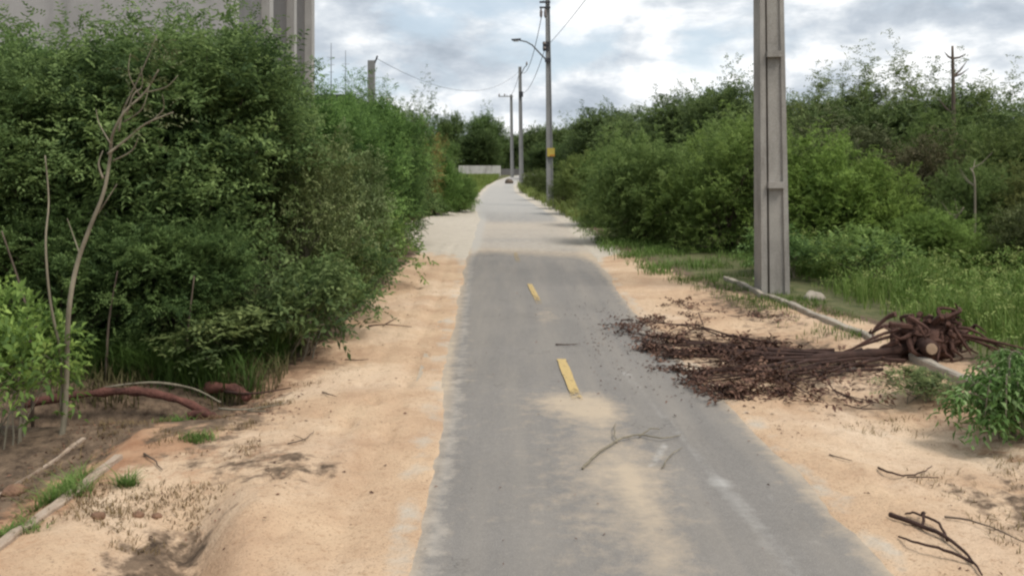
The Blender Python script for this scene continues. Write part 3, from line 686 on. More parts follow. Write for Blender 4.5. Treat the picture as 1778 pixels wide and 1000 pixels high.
plant('low_weed', -1.85, 10.4, .9, .55, 'small shrub beside the fallen twigs on the left sand', group=GL, rz=3)
plant('low_weed', -1.9, 12.7, .95, .55, 'bright rounded shrub at the narrowest part of the left sand', group=GL, rz=4, tint=(1.3, 1.3, 1.1))
plant('low_weed', -2.5, 7.75, .5, .55, 'dull grassy shrub at the foot of the bushes near the red trunk', group=GL, rz=5, tint=(1.1, .95, 1.0))
o = plant('low_weed', -3.32, 5.75, .92, .42, 'small bright leafy shrub at the left edge in front of the sapling', 'shrub', name='shrub', rz=1.5, tint=(1.6, 1.6, 1.2))

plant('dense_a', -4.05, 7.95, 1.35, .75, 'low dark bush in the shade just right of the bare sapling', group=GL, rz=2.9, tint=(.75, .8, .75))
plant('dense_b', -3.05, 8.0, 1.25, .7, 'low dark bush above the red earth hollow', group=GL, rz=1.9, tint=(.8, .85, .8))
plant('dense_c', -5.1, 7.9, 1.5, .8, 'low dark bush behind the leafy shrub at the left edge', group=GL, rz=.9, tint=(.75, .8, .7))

# right verge
plant('olive_a', 8.3, 13.9, 1.15, .85, 'grey green brush with the bleached stems standing in it', group=GR, rz=2.5, tint=(.75, .8, .6))
plant('olive_a', 9.5, 13.6, 1.2, .9, 'grey brown brush at the right edge above the bright weeds', group=GR, rz=.5, tint=(.7, .7, .55))
plant('fine_b', 7.2, 14.6, 1.0, .8, 'low bright bush where the weeds meet the hedge', group=GR, rz=4.5, tint=(1.1, 1.15, .9))
plant('low_weed', 5.2, 13.2, .75, .65, 'low leafy clump behind the pale concrete chunk', group=GR, rz=.5, tint=(1.3, 1.3, 1.1))
plant('low_weed', 4.25, 13.9, .7, .6, 'dark leafy clump at the foot of the nearest pole', group=GR, rz=1.5, tint=(.9, 1, .9))
plant('fine_a', 3.0, 20.2, 2.55, 1.45, 'rounded green bush closest to the road on the right', group=GR, rz=.3)
plant('fine_b', 4.55, 18.6, 2.6, 1.5, 'bush directly left of the nearest pole', group=GR, rz=1.3, tint=(1.1, 1.1, .95))
plant('fine_a', 5.95, 17.2, 2.35, 1.35, 'bright green bush directly right of the nearest pole', group=GR, rz=2.3, tint=(1.15, 1.2, .9))
plant('fine_b', 6.95, 16.9, 1.75, 1.05, 'lower rounded bush sloping down right of the nearest pole', group=GR, rz=3.6, tint=(1.2, 1.2, .9))
plant('fine_a', 3.35, 25.5, 2.6, 1.4, 'bush behind the roadside one on the right', group=GR, rz=4.4, tint=(.9, .95, .9))
plant('fine_b', 3.0, 31.5, 2.1, 1.2, 'low bush on the right beside the distant road', group=GR, rz=5, tint=(1.15, 1.05, 1.0))
plant('olive_a', 2.15, 35.5, 1.3, .8, 'pale scrubby bush at the foot of the street light pole', group=GR, tint=(.8, .95, .6))
plant('olive_a', 1.75, 44, 1.4, .9, 'pale scrub on the right bank beyond the street light pole', group=GR, rz=2, tint=(.8, .95, .6))
plant('olive_a', 1.5, 55, 1.3, 1.0, 'farthest pale scrub on the right bank before the third pole', group=GR, rz=4, tint=(.8, .9, .6))
plant('fine_a', 5.6, 22.5, 2.9, 1.6, 'tall bush behind the nearest pole', group=GR, rz=5.5)
plant('olive_a', 8.75, 23.5, 2.8, 1.5, 'greyish olive bush showing over the lower bush right of the pole', group=GR, rz=1)
plant('olive_a', 9.6, 20.6, 2.2, 1.2, 'brownish thin bush between the olive bush and the green hedge', group=GR, rz=3, tint=(.8, .65, .7))
plant('fine_b', 8.4, 16.6, 1.75, 1.0, 'dull green bush behind the bright grass on the right', group=GR, rz=2, tint=(.8, .8, .8))
plant('fine_a', 9.6, 16.0, 1.8, 1.1, 'brown green bush at the right edge behind the grass', group=GR, rz=.6, tint=(.95, .75, .8))
plant('fine_b', 11.2, 18.5, 2.5, 1.5, 'larger dull bush at the right edge behind the brown green one', group=GR, rz=4.2, tint=(.8, .75, .75))
plant('fine_a', 10.9, 22.5, 3.1, 1.7, 'tall green bush in the middle of the right thicket', group=GR, rz=1.1, tint=(.8, .8, .8))
for a_ in ((1385, 175, 36, 2.3, 'tree_a', 'dark tree just right of the nearest pole, above the bright bush'), (1450, 135, 30, 2.1, 'wispy', 'twiggy tree that first rises above the right thicket'),
           (1560, 110, 29, 2.2, 'wispy', 'twiggy tree with the highest wispy top on the right skyline'), (1510, 160, 28, 2.0, 'tree_b', 'dense dark tree filling the middle of the right thicket'),
           (1640, 165, 27, 2.1, 'tree_a', 'dark tree below the thin bare trunk on the right skyline'), (1735, 150, 26, 2.1, 'wispy', 'feathery tree at the right edge of the skyline'),
           (1790, 185, 23, 1.9, 'tree_b', 'dark tree cut by the right edge of the photo'), (1270, 140, 40, 2.3, 'tree_b', 'dark tree left of the nearest pole, higher than its neighbours'),
           (1205, 165, 44, 2.6, 'tree_a', 'rounded dark tree between the pole and the road on the right'), (1120, 205, 48, 2.6, 'tree_b', 'broad dark tree above the rounded roadside bush'),
           (1075, 188, 58, 3.3, 'tree_a', 'rounded tree with a flat dark crown right of the street light pole')):
    px_, py_, Yd, r_, kd, lab = a_; x_, z_ = XZ(px_, py_, Yd)
    plant(kd, x_, Yd, z_ - gzf(x_, Yd), r_, lab, 'tree', 'trees behind the right bushes', name='tree', tint=(1, 1, 1) if kd != 'wispy' else (1.15, 1.05, 1))
# far end
for px_, py_, Yd, r_, kd, lab, tn in (
        (778, 198, 108, 2.0, 'tree_a', 'round topped tree on the left of the far skyline', (1, 1.05, .95)), (843, 196, 112, 2.6, 'tree_b', 'spreading tree above the whitewashed wall on the far skyline', (1, 1.1, 1)),
        (828, 228, 105, 3.0, 'tree_a', 'very dark tree overhanging the whitewashed wall', (.6, .65, .6)), (766, 246, 84, 1.8, 'tree_b', 'green tree left of the whitewashed wall', (1.1, 1.2, 1)),
        (922, 222, 112, 2.6, 'tree_a', 'tree between the third pole and the street light pole', (1, 1, 1)), (985, 212, 105, 3.4, 'tree_b', 'wide rounded tree right of the street light pole in the distance', (1, 1, .95)),
        (960, 250, 86, 2.8, 'tree_a', 'dark low tree behind the yellow sign', (.75, .8, .75)), (1030, 232, 84, 3.2, 'tree_b', 'dark tree at the dip in the right skyline', (.9, .95, .9)),
        (885, 234, 118, 2.4, 'tree_b', 'tree behind the two farthest poles', (1, 1, .95)), (1015, 262, 60, 2.4, 'tree_a', 'low dark tree behind the right bank scrub', (.8, .85, .75)),
        (735, 262, 80, 2.4, 'tree_b', 'low tree behind the thin airy sapling on the left', (.95, 1, .9))):
    x_, z_ = XZ(px_, py_, Yd)
    plant(kd, x_, Yd, z_ - gzf(x_, Yd), r_, lab, 'tree', GF, name='tree', tint=tn)
# woods that close the horizon on both sides: one mass nobody could count
rng = np.random.default_rng(77)
P_ = []; 
for i in range(5200):
    a_ = rng.uniform(-75, 75); dist = rng.uniform(125, 150); x_ = dist * math.sin(math.radians(a_)); y_ = dist * math.cos(math.radians(a_))
    hh = 3.0 + 1.6 * vnoise(a_ * 2., 0 * a_, 9, 3) + 1.2 * vnoise(a_ * 2., 0 * a_, 3, 5)
    z_ = rng.uniform(0, 1) ** .7 * hh; P_.append((x_, y_, far_rise(y_) + z_))
P_ = np.array(P_); k = len(P_)
P_ = np.repeat(P_, 5, 0) + rng.normal(0, .9, (k * 5, 3)) * np.array([1, 1, .5]); T_ = np.repeat(rng.normal(.4, .15, k), 5)
V, tt = sprays(rng, P_, rng.normal(0, 1, (k * 5, 3)) + np.array([0, 0, .5]), 4, .9, .75, .45, T_)
o = link('woodland', quad_mesh('woodland', V, tt), M['leaf_far']); tag(o, 'distant scrub woodland closing the horizon behind everything', 'woodland', kind='stuff')

# ------------------------------------------------------------------ bare sapling on the left
def poly(pts, Yd, wob=0.0, seed=0):
    rnd = random.Random(seed); out = []
    for (a_, b_) in pts:
        x_, z_ = XZ(a_, b_, Yd); out.append(Vector((x_, Yd + rnd.uniform(-wob, wob), z_)))
    return out
def smooth_pts(p, k=4):
    out = []
    n_ = len(p)
    for i in range(n_ - 1):
        p0, p1, p2, p3 = p[max(i - 1, 0)], p[i], p[i + 1], p[min(i + 2, n_ - 1)]
        for j in range(k):
            t = j / k
            out.append(.5 * ((2 * p1) + (p2 - p0) * t + (2 * p0 - 5 * p1 + 4 * p2 - p3) * t * t + (3 * p1 - p0 - 3 * p2 + p3) * t ** 3))
    out.append(p[-1]); return out
def taper(n_, a_, b_): return [a_ + (b_ - a_) * i / (n_ - 1) for i in range(n_)]
YS = 5.85
sap = empty('bare_sapling', (0, 0, 0), 0, 'bare pale forked sapling in front of the left bushes', 'tree')
def limb(name, pts, ra, rb, mat, parent, k=7, Yd=YS, seed=0, wob=.05):
    p = smooth_pts(poly(pts, Yd, wob, seed)); return MB().tube(p, taper(len(p), ra, rb), k).build(name, M[mat], parent, True)
limb('trunk', [(103, 790), (106, 740), (112, 660), (122, 545), (133, 462), (158, 392), (178, 335), (188, 272), (200, 235), (222, 195), (248, 160), (276, 122)], .021, .005, 'bark_pale', sap, 8, seed=1)
limb('stem', [(100, 720), (99, 620), (93, 520), (85, 420), (80, 350), (75, 270)], .011, .004, 'bark_pale', sap, 6, seed=2)
limb('branch', [(190, 268), (222, 240), (255, 215), (300, 195)], .010, .004, 'bark_pale', sap, 6, seed=3)
limb('branch', [(182, 310), (176, 285), (180, 262)], .008, .003, 'bark_pale', sap, 6, seed=4)
limb('branch', [(205, 228), (212, 190), (240, 130), (268, 60)], .008, .003, 'bark_pale', sap, 6, seed=5)
limb('branch', [(192, 280), (225, 262), (240, 240)], .006, .003, 'bark_pale', sap, 6, seed=6)
for i, br in enumerate(([(165, 372), (185, 345), (200, 320)], [(196, 250), (170, 215), (165, 190)], [(240, 170), (228, 130), (232, 95)], [(250, 160), (285, 150), (305, 130)], [(255, 215), (280, 190), (285, 165)], [(140, 440), (120, 405), (112, 380)], [(212, 212), (250, 190), (262, 150)])):
    limb('branch', br, .0055, .002, 'bark_pale', sap, 5, seed=20 + i)
limb('branch', [(222, 200), (236, 165), (245, 150), (250, 120)], .006, .003, 'bark_pale', sap, 6, seed=7)
rng = np.random.default_rng(5); P_ = []
for (a_, b_) in [(270, 90), (276, 130), (285, 70), (262, 110), (240, 150), (255, 190), (300, 200), (283, 190), (240, 215), (265, 60), (290, 110)]:
    x_, z_ = XZ(a_, b_, YS)
    for q in range(4): P_.append((x_ + rng.normal(0, .05), YS + rng.normal(0, .06), z_ + rng.normal(0, .06)))
P_ = np.array(P_); V, tt = sprays(rng, P_, rng.normal(0, 1, P_.shape) + [0, 0, .4], 7, .12, .035, .016, np.full(len(P_), .45))
link('leaves', quad_mesh('sapling_leaves', V, tt), M['leaf_olive'], sap)
# a few more thin bare stems standing in the shade
for i, (pts, Yd, lab) in enumerate((([(180, 660), (186, 560), (205, 470)], 7.3, 'thin dark stem in the shade right of the bare sapling'), ([(325, 680), (322, 590), (335, 480)], 7.4, 'thin stem in the shade above the red earth hollow'),
                         ([(50, 640), (40, 540), (10, 400)], 6.6, 'thin leaning stem left of the bare sapling'))):
    p = smooth_pts(poly(pts, Yd, .06, i)); p[0].z = gzf(p[0].x, p[0].y) - .05
    tag(MB().tube(p, taper(len(p), .013, .005), 6).build('bare_sapling', M['bark'], None, True), lab, 'sapling')
for i, (pts, Yd, lab) in enumerate((([(1690, 470), (1692, 380), (1690, 310), (1686, 292)], 15.2, 'tall bleached dead stem in the right thicket'), ([(1625, 440), (1632, 400), (1660, 378), (1672, 360)], 15.0, 'arching bleached branch left of the tall dead stem'),
                         ([(1655, 300), (1656, 200), (1655, 80)], 25.0, 'straight bare trunk standing above the trees on the right skyline'))):
    p = smooth_pts(poly(pts, Yd, .05, i + 9)); p[0].z = gzf(p[0].x, p[0].y) - .05
    r0 = .028 if i < 2 else .09
    t_ = empty('dead_tree', (0, 0, 0), 0, lab, 'dead tree')
    MB().tube(p, taper(len(p), r0, r0 * .35), 7).build('trunk', M['bark_pale' if i < 2 else 'bark'], t_, True)
    rnd = random.Random(i); 
    for q in range(4 if i < 2 else 5):
        s_ = p[int(len(p) * rnd.uniform(.45, .9))]; sg_ = rnd.choice((-1, 1)); L = .35 if i < 2 else .6
        e = s_ + Vector((sg_ * L * rnd.uniform(.4, 1), rnd.uniform(-.2, .2), L * rnd.uniform(.2, .9)))
        MB().tube([s_, s_.lerp(e, .5) + Vector((0, 0, -.04)), e], [r0 * .4, r0 * .3, .004], 5).build('branch', M['bark_pale' if i < 2 else 'bark'], t_)

# ------------------------------------------------------------------ fallen red trunk in the hollow
def flog(name, pts, rad, mat, label, cat, k=10, seed=0, group=None):
    rnd = random.Random(seed); P = smooth_pts([Vector(p) for p in pts], 5)
    rr_ = [rad * (1 + rnd.uniform(-.3, .3)) * (1 - .3 * i / len(P)) for i in range(len(P))]
    o = MB().tube(P, rr_, k).build(name, M[mat], None, True)
    return tag(o, label, cat, group)
flog('fallen_trunk', [(-3.75, 6.75, -.03), (-3.3, 6.80, .035), (-2.9, 6.82, .055), (-2.55, 6.78, .0), (-2.3, 6.70, -.08)], .036, 'bark_red', 'dark red fallen trunk bridging the earth hollow at the left', 'log', 10, 3)
flog('fallen_trunk', [(-3.2, 6.95, .05), (-2.85, 6.97, .085), (-2.5, 6.93, .05), (-2.25, 6.85, -.04)], .010, 'bark_pale', 'thin pale bough lying along the back of the red trunk', 'log', 8, 4)
flog('fallen_trunk', [(-3.65, 6.35, -.12), (-3.35, 6.28, -.14), (-3.05, 6.2, -.20), (-2.9, 6.1, -.22)], .05, 'bark', 'grey brown log stub lying in the hollow below the red trunk', 'log', 9, 5)
flog('fallen_trunk', [(-2.45, 7.15, .0), (-2.2, 7.0, .03), (-2.05, 6.9, -.02)], .045, 'bark_red', 'short red stump piece at the right end of the hollow', 'log', 9, 6)
flog('fallen_trunk', [(-2.42, 6.65, -.09), (-2.28, 6.6, -.06), (-2.15, 6.55, -.09)], .04, 'bark_red', 'small dark red chunk in front of the hollow', 'log', 9, 7)


# ------------------------------------------------------------------ uprooted tree on the right
fell = empty('uprooted_tree', (3.55, 8.0, 0), 0, 'uprooted dead tree with dark brown branches spread over the right verge', 'dead tree')
rnd = random.Random(8)
def loc_(v): return Vector(v) - fell.location
GAPS = ((1.68, 7.95, .30, .28), (2.26, 7.75, .22, .17), (2.62, 9.6, .55, .45), (1.75, 8.65, .30, .16), (1.9, 9.9, .3, .35))
def gapd(x, y): return min(((x - a_) / c_) ** 2 + ((y - b_) / d_) ** 2 for a_, b_, c_, d_ in GAPS)
def stick(mb, p, d, ln, r, depth, flat=.25, leafpts=None, zlim=.22):
    pts = [Vector(p)]; d = Vector(d).normalized(); n_ = 5
    for i in range(n_):
        d = (d + Vector((rnd.uniform(-.28, .28), rnd.uniform(-.28, .28), rnd.uniform(-.18, .18) * flat * 3))).normalized()
        d.z *= .7
        q = pts[-1] + d * ln / n_
        lim = 1.40 - .13 * (q.y - 7.5)
        if q.x < lim: q.x = lim + rnd.uniform(0, .12); d.x = abs(d.x) * .3; d.y += rnd.uniform(-.5, .5)
        for a_, b_, c_, d_ in GAPS:
            e_ = ((q.x - a_) / c_) ** 2 + ((q.y - b_) / d_) ** 2
            if e_ < 1: q.y = b_ + (d_ * 1.05 if q.y > b_ else -d_ * 1.05)
        g_ = gzf(q.x, q.y) + .015
        q.z = min(max(q.z, max(g_, .02)), g_ + zlim)
        pts.append(q)
    mb.tube(pts, taper(n_ + 1, r, r * .35), 5)
    if leafpts is not None and depth <= 1: leafpts += pts[1:]
    if depth > 0:
        for k in range(rnd.randint(1, 3)):
            s_ = pts[rnd.randint(1, n_)]
            dd = d + Vector((rnd.uniform(-.9, .9), rnd.uniform(-.9, .9), rnd.uniform(-.1, .4)))
            stick(mb, s_, dd, ln * rnd.uniform(.4, .7), r * .55, depth - 1, flat, leafpts, zlim)
# trunk
P = smooth_pts([Vector(q) for q in ((3.72, 8.05, .16), (3.4, 8.0, .11), (3.0, 7.95, .08), (2.6, 7.95, .05))], 4)
MB().tube([loc_(q) for q in P], [.05 * (1 + rnd.uniform(-.2, .2)) * (1 - .3 * i / len(P)) for i in range(len(P))], 10).build('trunk', M['bark_dark'], fell, True)
MB().tube([loc_((3.70, 8.1, .17)), loc_((3.69, 7.9, .18)), loc_((3.68, 7.78, .18))], [.08, .072, .068], 12).build('stub', M['bark_dark'], fell, True)
MB().tube([loc_((3.68, 7.779, .18)), loc_((3.679, 7.766, .181)), loc_((3.679, 7.763, .181))], [.05, .047, .02], 12).build('cut_face', M['cut_wood'], fell)
leafp = []
dirs = [((3.5, 8.0, .12), (-1, .08, .05), 1.6, .026), ((3.5, 7.9, .08), (-1, -.06, 0), 1.5, .024), ((3.3, 7.8, .05), (-1, .02, 0), 1.4, .02), ((2.9, 8.0, .14), (-1, .05, 0), 1.5, .032), ((2.7, 7.95, .14), (-1, .55, 0), 1.6, .030), ((2.6, 7.9, .12), (-1, -.35, 0), 1.2, .028), ((2.9, 8.0, .15), (-.8, 1.0, 0), 1.9, .03),
        ((3.1, 7.95, .15), (-1, -.12, 0), 1.6, .028), ((3.2, 8.05, .14), (-.9, .35, .1), 1.7, .026), ((2.9, 7.9, .1), (-1, -.3, 0), 1.5, .024), ((3.3, 7.9, .12), (-1, -.2, 0), 1.3, .022),
        ((2.5, 8.4, .08), (-1, .2, 0), 1.2, .02), ((2.6, 8.7, .06), (-1, .6, 0), 1.3, .02), ((2.3, 9.2, .05), (-.8, .8, 0), 1.2, .016), ((3.2, 8.1, .18), (-1, .15, .1), 1.4, .024),
        ((2.7, 7.7, .06), (-1, -.05, 0), 1.2, .02), ((3.2, 7.65, .05), (-1, .0, 0), 1.3, .02), ((3.0, 8.25, .12), (-1, .1, 0), 1.3, .022)]
for k_, (p, d, ln, r_) in enumerate(dirs):
    mb = MB(); stick(mb, (p[0], p[1], p[2] * .6), d, ln, r_ * .8, 2, .25, leafp, .065)
    mb.v = [tuple(Vector(q) - fell.location) for q in mb.v]; mb.build('branch', M['bark_dark'], fell)
rng = np.random.default_rng(9)
LP = np.array([tuple(q) for q in leafp]); LP = LP[rng.random(len(LP)) < .35]; LP = np.repeat(LP, 2, 0) + rng.normal(0, .04, (len(LP) * 2, 3)) * [1, 1, .4]
ex = []
for line, n_, wd in (([(1105, 556), (1160, 560), (1225, 572), (1300, 592), (1400, 605)], 210, .13), ([(1175, 532), (1200, 540), (1215, 555)], 60, .10), ([(1160, 580), (1240, 595), (1330, 625)], 150, .10),
                     ([(1300, 590), (1370, 612), (1440, 625), (1530, 640)], 260, .16), ([(1240, 682), (1310, 680), (1390, 688), (1450, 668), (1560, 662)], 240, .11), ([(1120, 575), (1150, 600), (1170, 640), (1200, 655)], 90, .09),
                     ([(1200, 655), (1255, 690), (1290, 690)], 70, .06), ([(1290, 650), (1350, 662), (1400, 655)], 120, .09), ([(1300, 548), (1350, 560), (1400, 560)], 50, .12), ([(1270, 610), (1290, 640), (1285, 665)], 60, .06)):
    g2 = np.array([G(*q) for q in line]); n_ = int(n_ * .5); wd = wd * .75; cl = rng.uniform(0, len(line) - 1.001, max(4, n_ // 9)); tt_ = np.clip(np.repeat(cl, 9)[:n_] if len(cl) * 9 >= n_ else rng.choice(cl, n_), 0, len(line) - 1.001); tt_ = np.clip(tt_ + rng.normal(0, .06, len(tt_)), 0, len(line) - 1.001); n_ = len(tt_); ii = tt_.astype(int); f_ = (tt_ - ii)[:, None]
    xy = g2[ii] * (1 - f_) + g2[ii + 1] * f_ + rng.normal(0, wd, (n_, 2)) * [1.2, 1]
    ex.append(np.column_stack([xy, np.maximum(gz(xy[:, 0], xy[:, 1]), 0) + np.abs(rng.normal(0, .016, n_))]))
LP = np.vstack([LP] + ex)
keep = (LP[:, 0] > 1.05) & (np.array([gapd(a_, b_) for a_, b_ in LP[:, :2]]) > .9); LP = LP[keep]
g_ = np.maximum(gz(LP[:, 0], LP[:, 1]), 0); LP[:, 2] = np.maximum(LP[:, 2], g_ + .01)
V, tt = sprays(rng, LP, rng.normal(0, 1, LP.shape) * [1, 1, .3], 5, .12, .055, .026, rng.normal(.45, .25, len(LP)), .1)
V[..., 2] = np.maximum(V[..., 2], np.maximum(gz(V[..., 0], V[..., 1]), 0) + .004)
link('dry_leaves', quad_mesh('dry_leaves', V - np.array(fell.location), tt), M['leaf_dry'], fell)
# root plate: knotted roots around a lump of soil
mb = MB(); cen = Vector((3.80, 8.1, .30))
for i in range(110):
    a_ = rnd.uniform(0, 6.283); rad = rnd.uniform(.18, .44); tilt = rnd.uniform(-.16, .16)
    p0 = cen + Vector((rnd.uniform(-.28, .28), rnd.uniform(-.14, .14), rnd.uniform(-.2, .12)))
    e = p0 + Vector((rnd.uniform(-.24, .24), rnd.uniform(-.12, .12), rnd.uniform(-.2, .09)))
    g_ = gzf(e.x, e.y); e.z = max(e.z, g_ + .01)
    md = p0.lerp(e, .55) + Vector((rnd.uniform(-.08, .08), rnd.uniform(-.08, .08), rnd.uniform(-.06, .08)))
    tip = e + Vector((rnd.uniform(-.1, .1), rnd.uniform(-.1, .1), -.06 if rnd.random() < .6 else .05)); tip.z = max(tip.z, g_)
    pts = smooth_pts([p0, md, e, tip], 3); mb.tube([loc_(q) for q in pts], taper(len(pts), rnd.uniform(.014, .034), .005), 5)
for i in range(9):                                       # long roots trailing right and left
    sgn = 1 if i % 3 else -1; e = cen + Vector((sgn * rnd.uniform(.4, .95), rnd.uniform(-.2, .25), 0)); e.z = gzf(e.x, e.y) + rnd.uniform(.02, .10)
    md = cen.lerp(e, .5) + Vector((0, rnd.uniform(-.1, .1), rnd.uniform(.0, .12)))
    pts = smooth_pts([cen, md, e], 4); mb.tube([loc_(q) for q in pts], taper(len(pts), .024, .006), 5)
mb.build('roots', M['bark_root'], fell)
def lump(cx, cy, cz, rx, ry, rz_, seed, amp=.3, seg_=14):
    vs = []; fs = []
    for i in range(seg_ + 1):
        th = math.pi * i / seg_
        for j in range(seg_ * 2):
            ph = math.pi * j / seg_; d = Vector((math.sin(th) * math.cos(ph), math.sin(th) * math.sin(ph), math.cos(th)))
            s_ = 1 + amp * (math.sin(d.x * 4.1 + seed) * math.sin(d.y * 3.7 + seed * 2) + .6 * math.sin(d.z * 7 + d.x * 5 + seed * 3) * math.cos(d.y * 8 + seed)) * .8
            vs.append((cx + d.x * rx * s_, cy + d.y * ry * s_, cz + d.z * rz_ * s_))
    w_ = seg_ * 2
    for i in range(seg_):
        for j in range(w_): fs.append((i * w_ + j, (i + 1) * w_ + j, (i + 1) * w_ + (j + 1) % w_, i * w_ + (j + 1) % w_))
    return vs, fs
c_ = loc_(cen); MB().add(*lump(c_.x, c_.y, c_.z - .14, .26, .15, .15, 2)).build('soil_lump', M['bark_root'], fell, True)

# ------------------------------------------------------------------ sticks and twigs lying about
def twig(name, runs, label, r=.009, mat='bark', seed=0, lift=.012):
    root = empty(name, (0, 0, 0), 0, label, 'twig'); 
    for k, run in enumerate(runs):
        rnd = random.Random(seed + k); p = []
        for i, (a_, b_) in enumerate(run):
            x_, y_ = G(a_, b_); z_ = max(gzf(x_, y_), .0) + lift + (.02 if 0 < i < len(run) - 1 else 0) * (k + 1) * .5
            p.append(Vector((x_, y_, z_)))
        p = smooth_pts(p, 4); 
        for q in p[1:-1]: q.x += rnd.uniform(-.006, .006); q.y += rnd.uniform(-.006, .006)
        MB().tube(p, taper(len(p), r * (1 if k == 0 else .6), r * .35), 6).build('stem' if k == 0 else 'side_shoot', M[mat], root, True)
    return root
twig('twig', [[(1012, 816), (1035, 795), (1072, 770), (1110, 760), (1150, 766), (1182, 758)], [(1070, 771), (1066, 752), (1069, 738)], [(1110, 761), (1130, 755), (1145, 748)]], 'forked dry twig lying on the asphalt in the foreground', .0085, 'bark_pale', 1)
twig('twig', [[(1150, 815), (1165, 795), (1185, 780)]], 'small pale twig on the asphalt right of the forked one', .005, 'bark_pale', 2)
twig('branch', [[(1545, 903), (1600, 925), (1645, 945), (1680, 972), (1705, 1003)], [(1645, 945), (1630, 925), (1590, 908), (1572, 902)], [(1690, 982), (1640, 972), (1595, 960), (1560, 938)], [(1600, 925), (1606, 915), (1598, 905)]], 'dark dead branch at the bottom right corner on the sand', .013, 'bark_dark', 3)
twig('twig', [[(1525, 815), (1548, 828), (1575, 832), (1600, 826), (1618, 812)], [(1575, 832), (1600, 838), (1630, 832)]], 'curved dark twig on the right sand below the leafy shrub', .007, 'bark_dark', 4)
twig('twig', [[(1640, 905), (1700, 915), (1778, 945)]], 'long thin twig on the sand at the right edge', .006, 'bark', 5)
twig('twig', [[(1465, 705), (1500, 715), (1550, 712)], [(1490, 712), (1520, 700)]], 'thin twig on the sand just below the uprooted tree', .006, 'bark_dark', 6)
twig('twig', [[(1440, 795), (1480, 805)]], 'tiny twig on the right sand beside the asphalt', .005, 'bark', 7)
twig('twig', [[(640, 575), (670, 572), (715, 574)], [(665, 572), (690, 560)]], 'leafy twig fallen on the left sand beside the bushes', .009, 'bark_dark', 8)
twig('twig', [[(965, 600), (985, 602), (1003, 599)]], 'short dark twig across the middle of the asphalt', .008, 'bark_dark', 9)
twig('twig', [[(500, 790), (530, 780), (545, 765)], [(530, 780), (510, 770)]], 'thin curved twig on the left sand', .005, 'bark', 10)
twig('twig', [[(380, 712), (430, 716), (500, 708)], [(430, 716), (460, 722)]], 'grey stick on the litter right of the hollow', .009, 'bark_pale', 11)
twig('twig', [[(390, 682), (440, 688), (505, 676)]], 'dark stick lying along the foot of the left bushes', .012, 'bark_dark', 12)
twig('twig', [[(560, 690), (572, 698), (584, 700)]], 'small bent twig in the middle of the left sand', .006, 'bark_dark', 13)
twig('twig', [[(600, 632), (625, 634), (640, 630)]], 'short twig on the left sand near the bushes', .006, 'bark_dark', 14)
twig('twig', [[(250, 800), (265, 815), (282, 830)]], 'short stick beside the small tuft left of the gully', .007, 'bark', 15)

# stones and clods
def stone(px_, py_, r_, label, seed, mat='soil', name='clod', cat='clod'):
    x_, y_ = G(px_, py_); z_ = gzf(x_, y_); rz_ = r_ * .6
    o = MB().add(*lump(0, 0, rz_ * .7, r_, r_ * .85, rz_, seed, .22, 9)).build(name, M[mat], None, True, loc=(x_, y_, z_ - r_ * .22)); tag(o, label, cat)
stone(24, 832, .065, 'rounded earth clod at the left edge below the shrub', 1)
stone(170, 905, .035, 'reddish clod in the sand beside the kerb', 2)
stone(240, 885, .03, 'left one of two reddish clods at the top of the gully', 3)
stone(272, 882, .026, 'right one of two reddish clods at the top of the gully', 4)
stone(1412, 523, .14, 'pale flat broken concrete chunk beside the nearest pole', 5, 'kerb_concrete', 'concrete_chunk', 'rubble')
stone(1480, 640, .05, 'small pale stone on the uprooted tree edge', 8, 'kerb_concrete', 'stone', 'stone')
# reddish heap at the end of the road
x_, y_ = -.25, 74
o = MB().add(*lump(0, 0, .16, .34, .3, .24, 6, .25, 10)).build('earth_heap', M['bark'], None, True, loc=(x_, y_, gzf(x_, y_))); tag(o, 'small brown earth heap beside the road where it bends away', 'heap')


# ------------------------------------------------------------------ drooping broad-leaved shrub bottom right
def broad_shrub(x, y, spread, label, seed, n_st=26, tops=.55):
    rng = np.random.default_rng(seed); root = empty('leafy_shrub', (x, y, gzf(x, y)), 0, label, 'shrub', 'broad leaved shrubs at the right edge'); mb = MB(); P = []; D = []; T = []
    for i in range(n_st):
        a_ = rng.uniform(0, 6.283); ln = spread * rng.uniform(.5, 1.05); hh = tops * rng.uniform(.55, 1.05)
        e = Vector((math.cos(a_) * ln, math.sin(a_) * ln, hh * rng.uniform(.3, .8)))
        p = smooth_pts([Vector((rng.normal(0, .03), rng.normal(0, .03), -.03)), Vector((e.x * .35, e.y * .35, hh * .75)), Vector((e.x * .72, e.y * .72, hh)), e], 4)
        mb.tube(p, taper(len(p), .008, .003), 5)
        for j in range(3, len(p)):
            for q in range(3):
                P.append(tuple(p[j] + Vector(tuple(rng.normal(0, .015, 3))))); dd = rng.normal(0, 1, 3); dd[2] = -abs(dd[2]) * .5 + .15; D.append(dd); T.append(rng.normal(.45, .22))
    mb.build('stems', M['bark_pale'], root)
    P = np.array(P); V, tt = sprays(rng, P, np.array(D), 6, .12, .062, .022, np.array(T), .6); V[..., 2] = np.maximum(V[..., 2], .01)
    link('foliage', quad_mesh('broad_foliage', V, tt), M['leaf_broad'], root)
broad_shrub(3.22, 5.75, .38, 'drooping broad leaved shrub at the right edge nearest the camera', 1, 15, .50)
broad_shrub(3.95, 6.6, .42, 'broad leaved shrub behind the drooping one at the right edge', 2, 14, .36)
broad_shrub(3.85, 5.9, .45, 'broad leaved shrub cut off by the right edge of the photo', 3, 14, .5)
plant('low_weed', 3.10, 6.75, .22, .26, 'dull low shrub at the left foot of the broad leaved shrubs', 'shrub', rz=1, name='shrub', tint=(1.3, 1.1, 1.3))


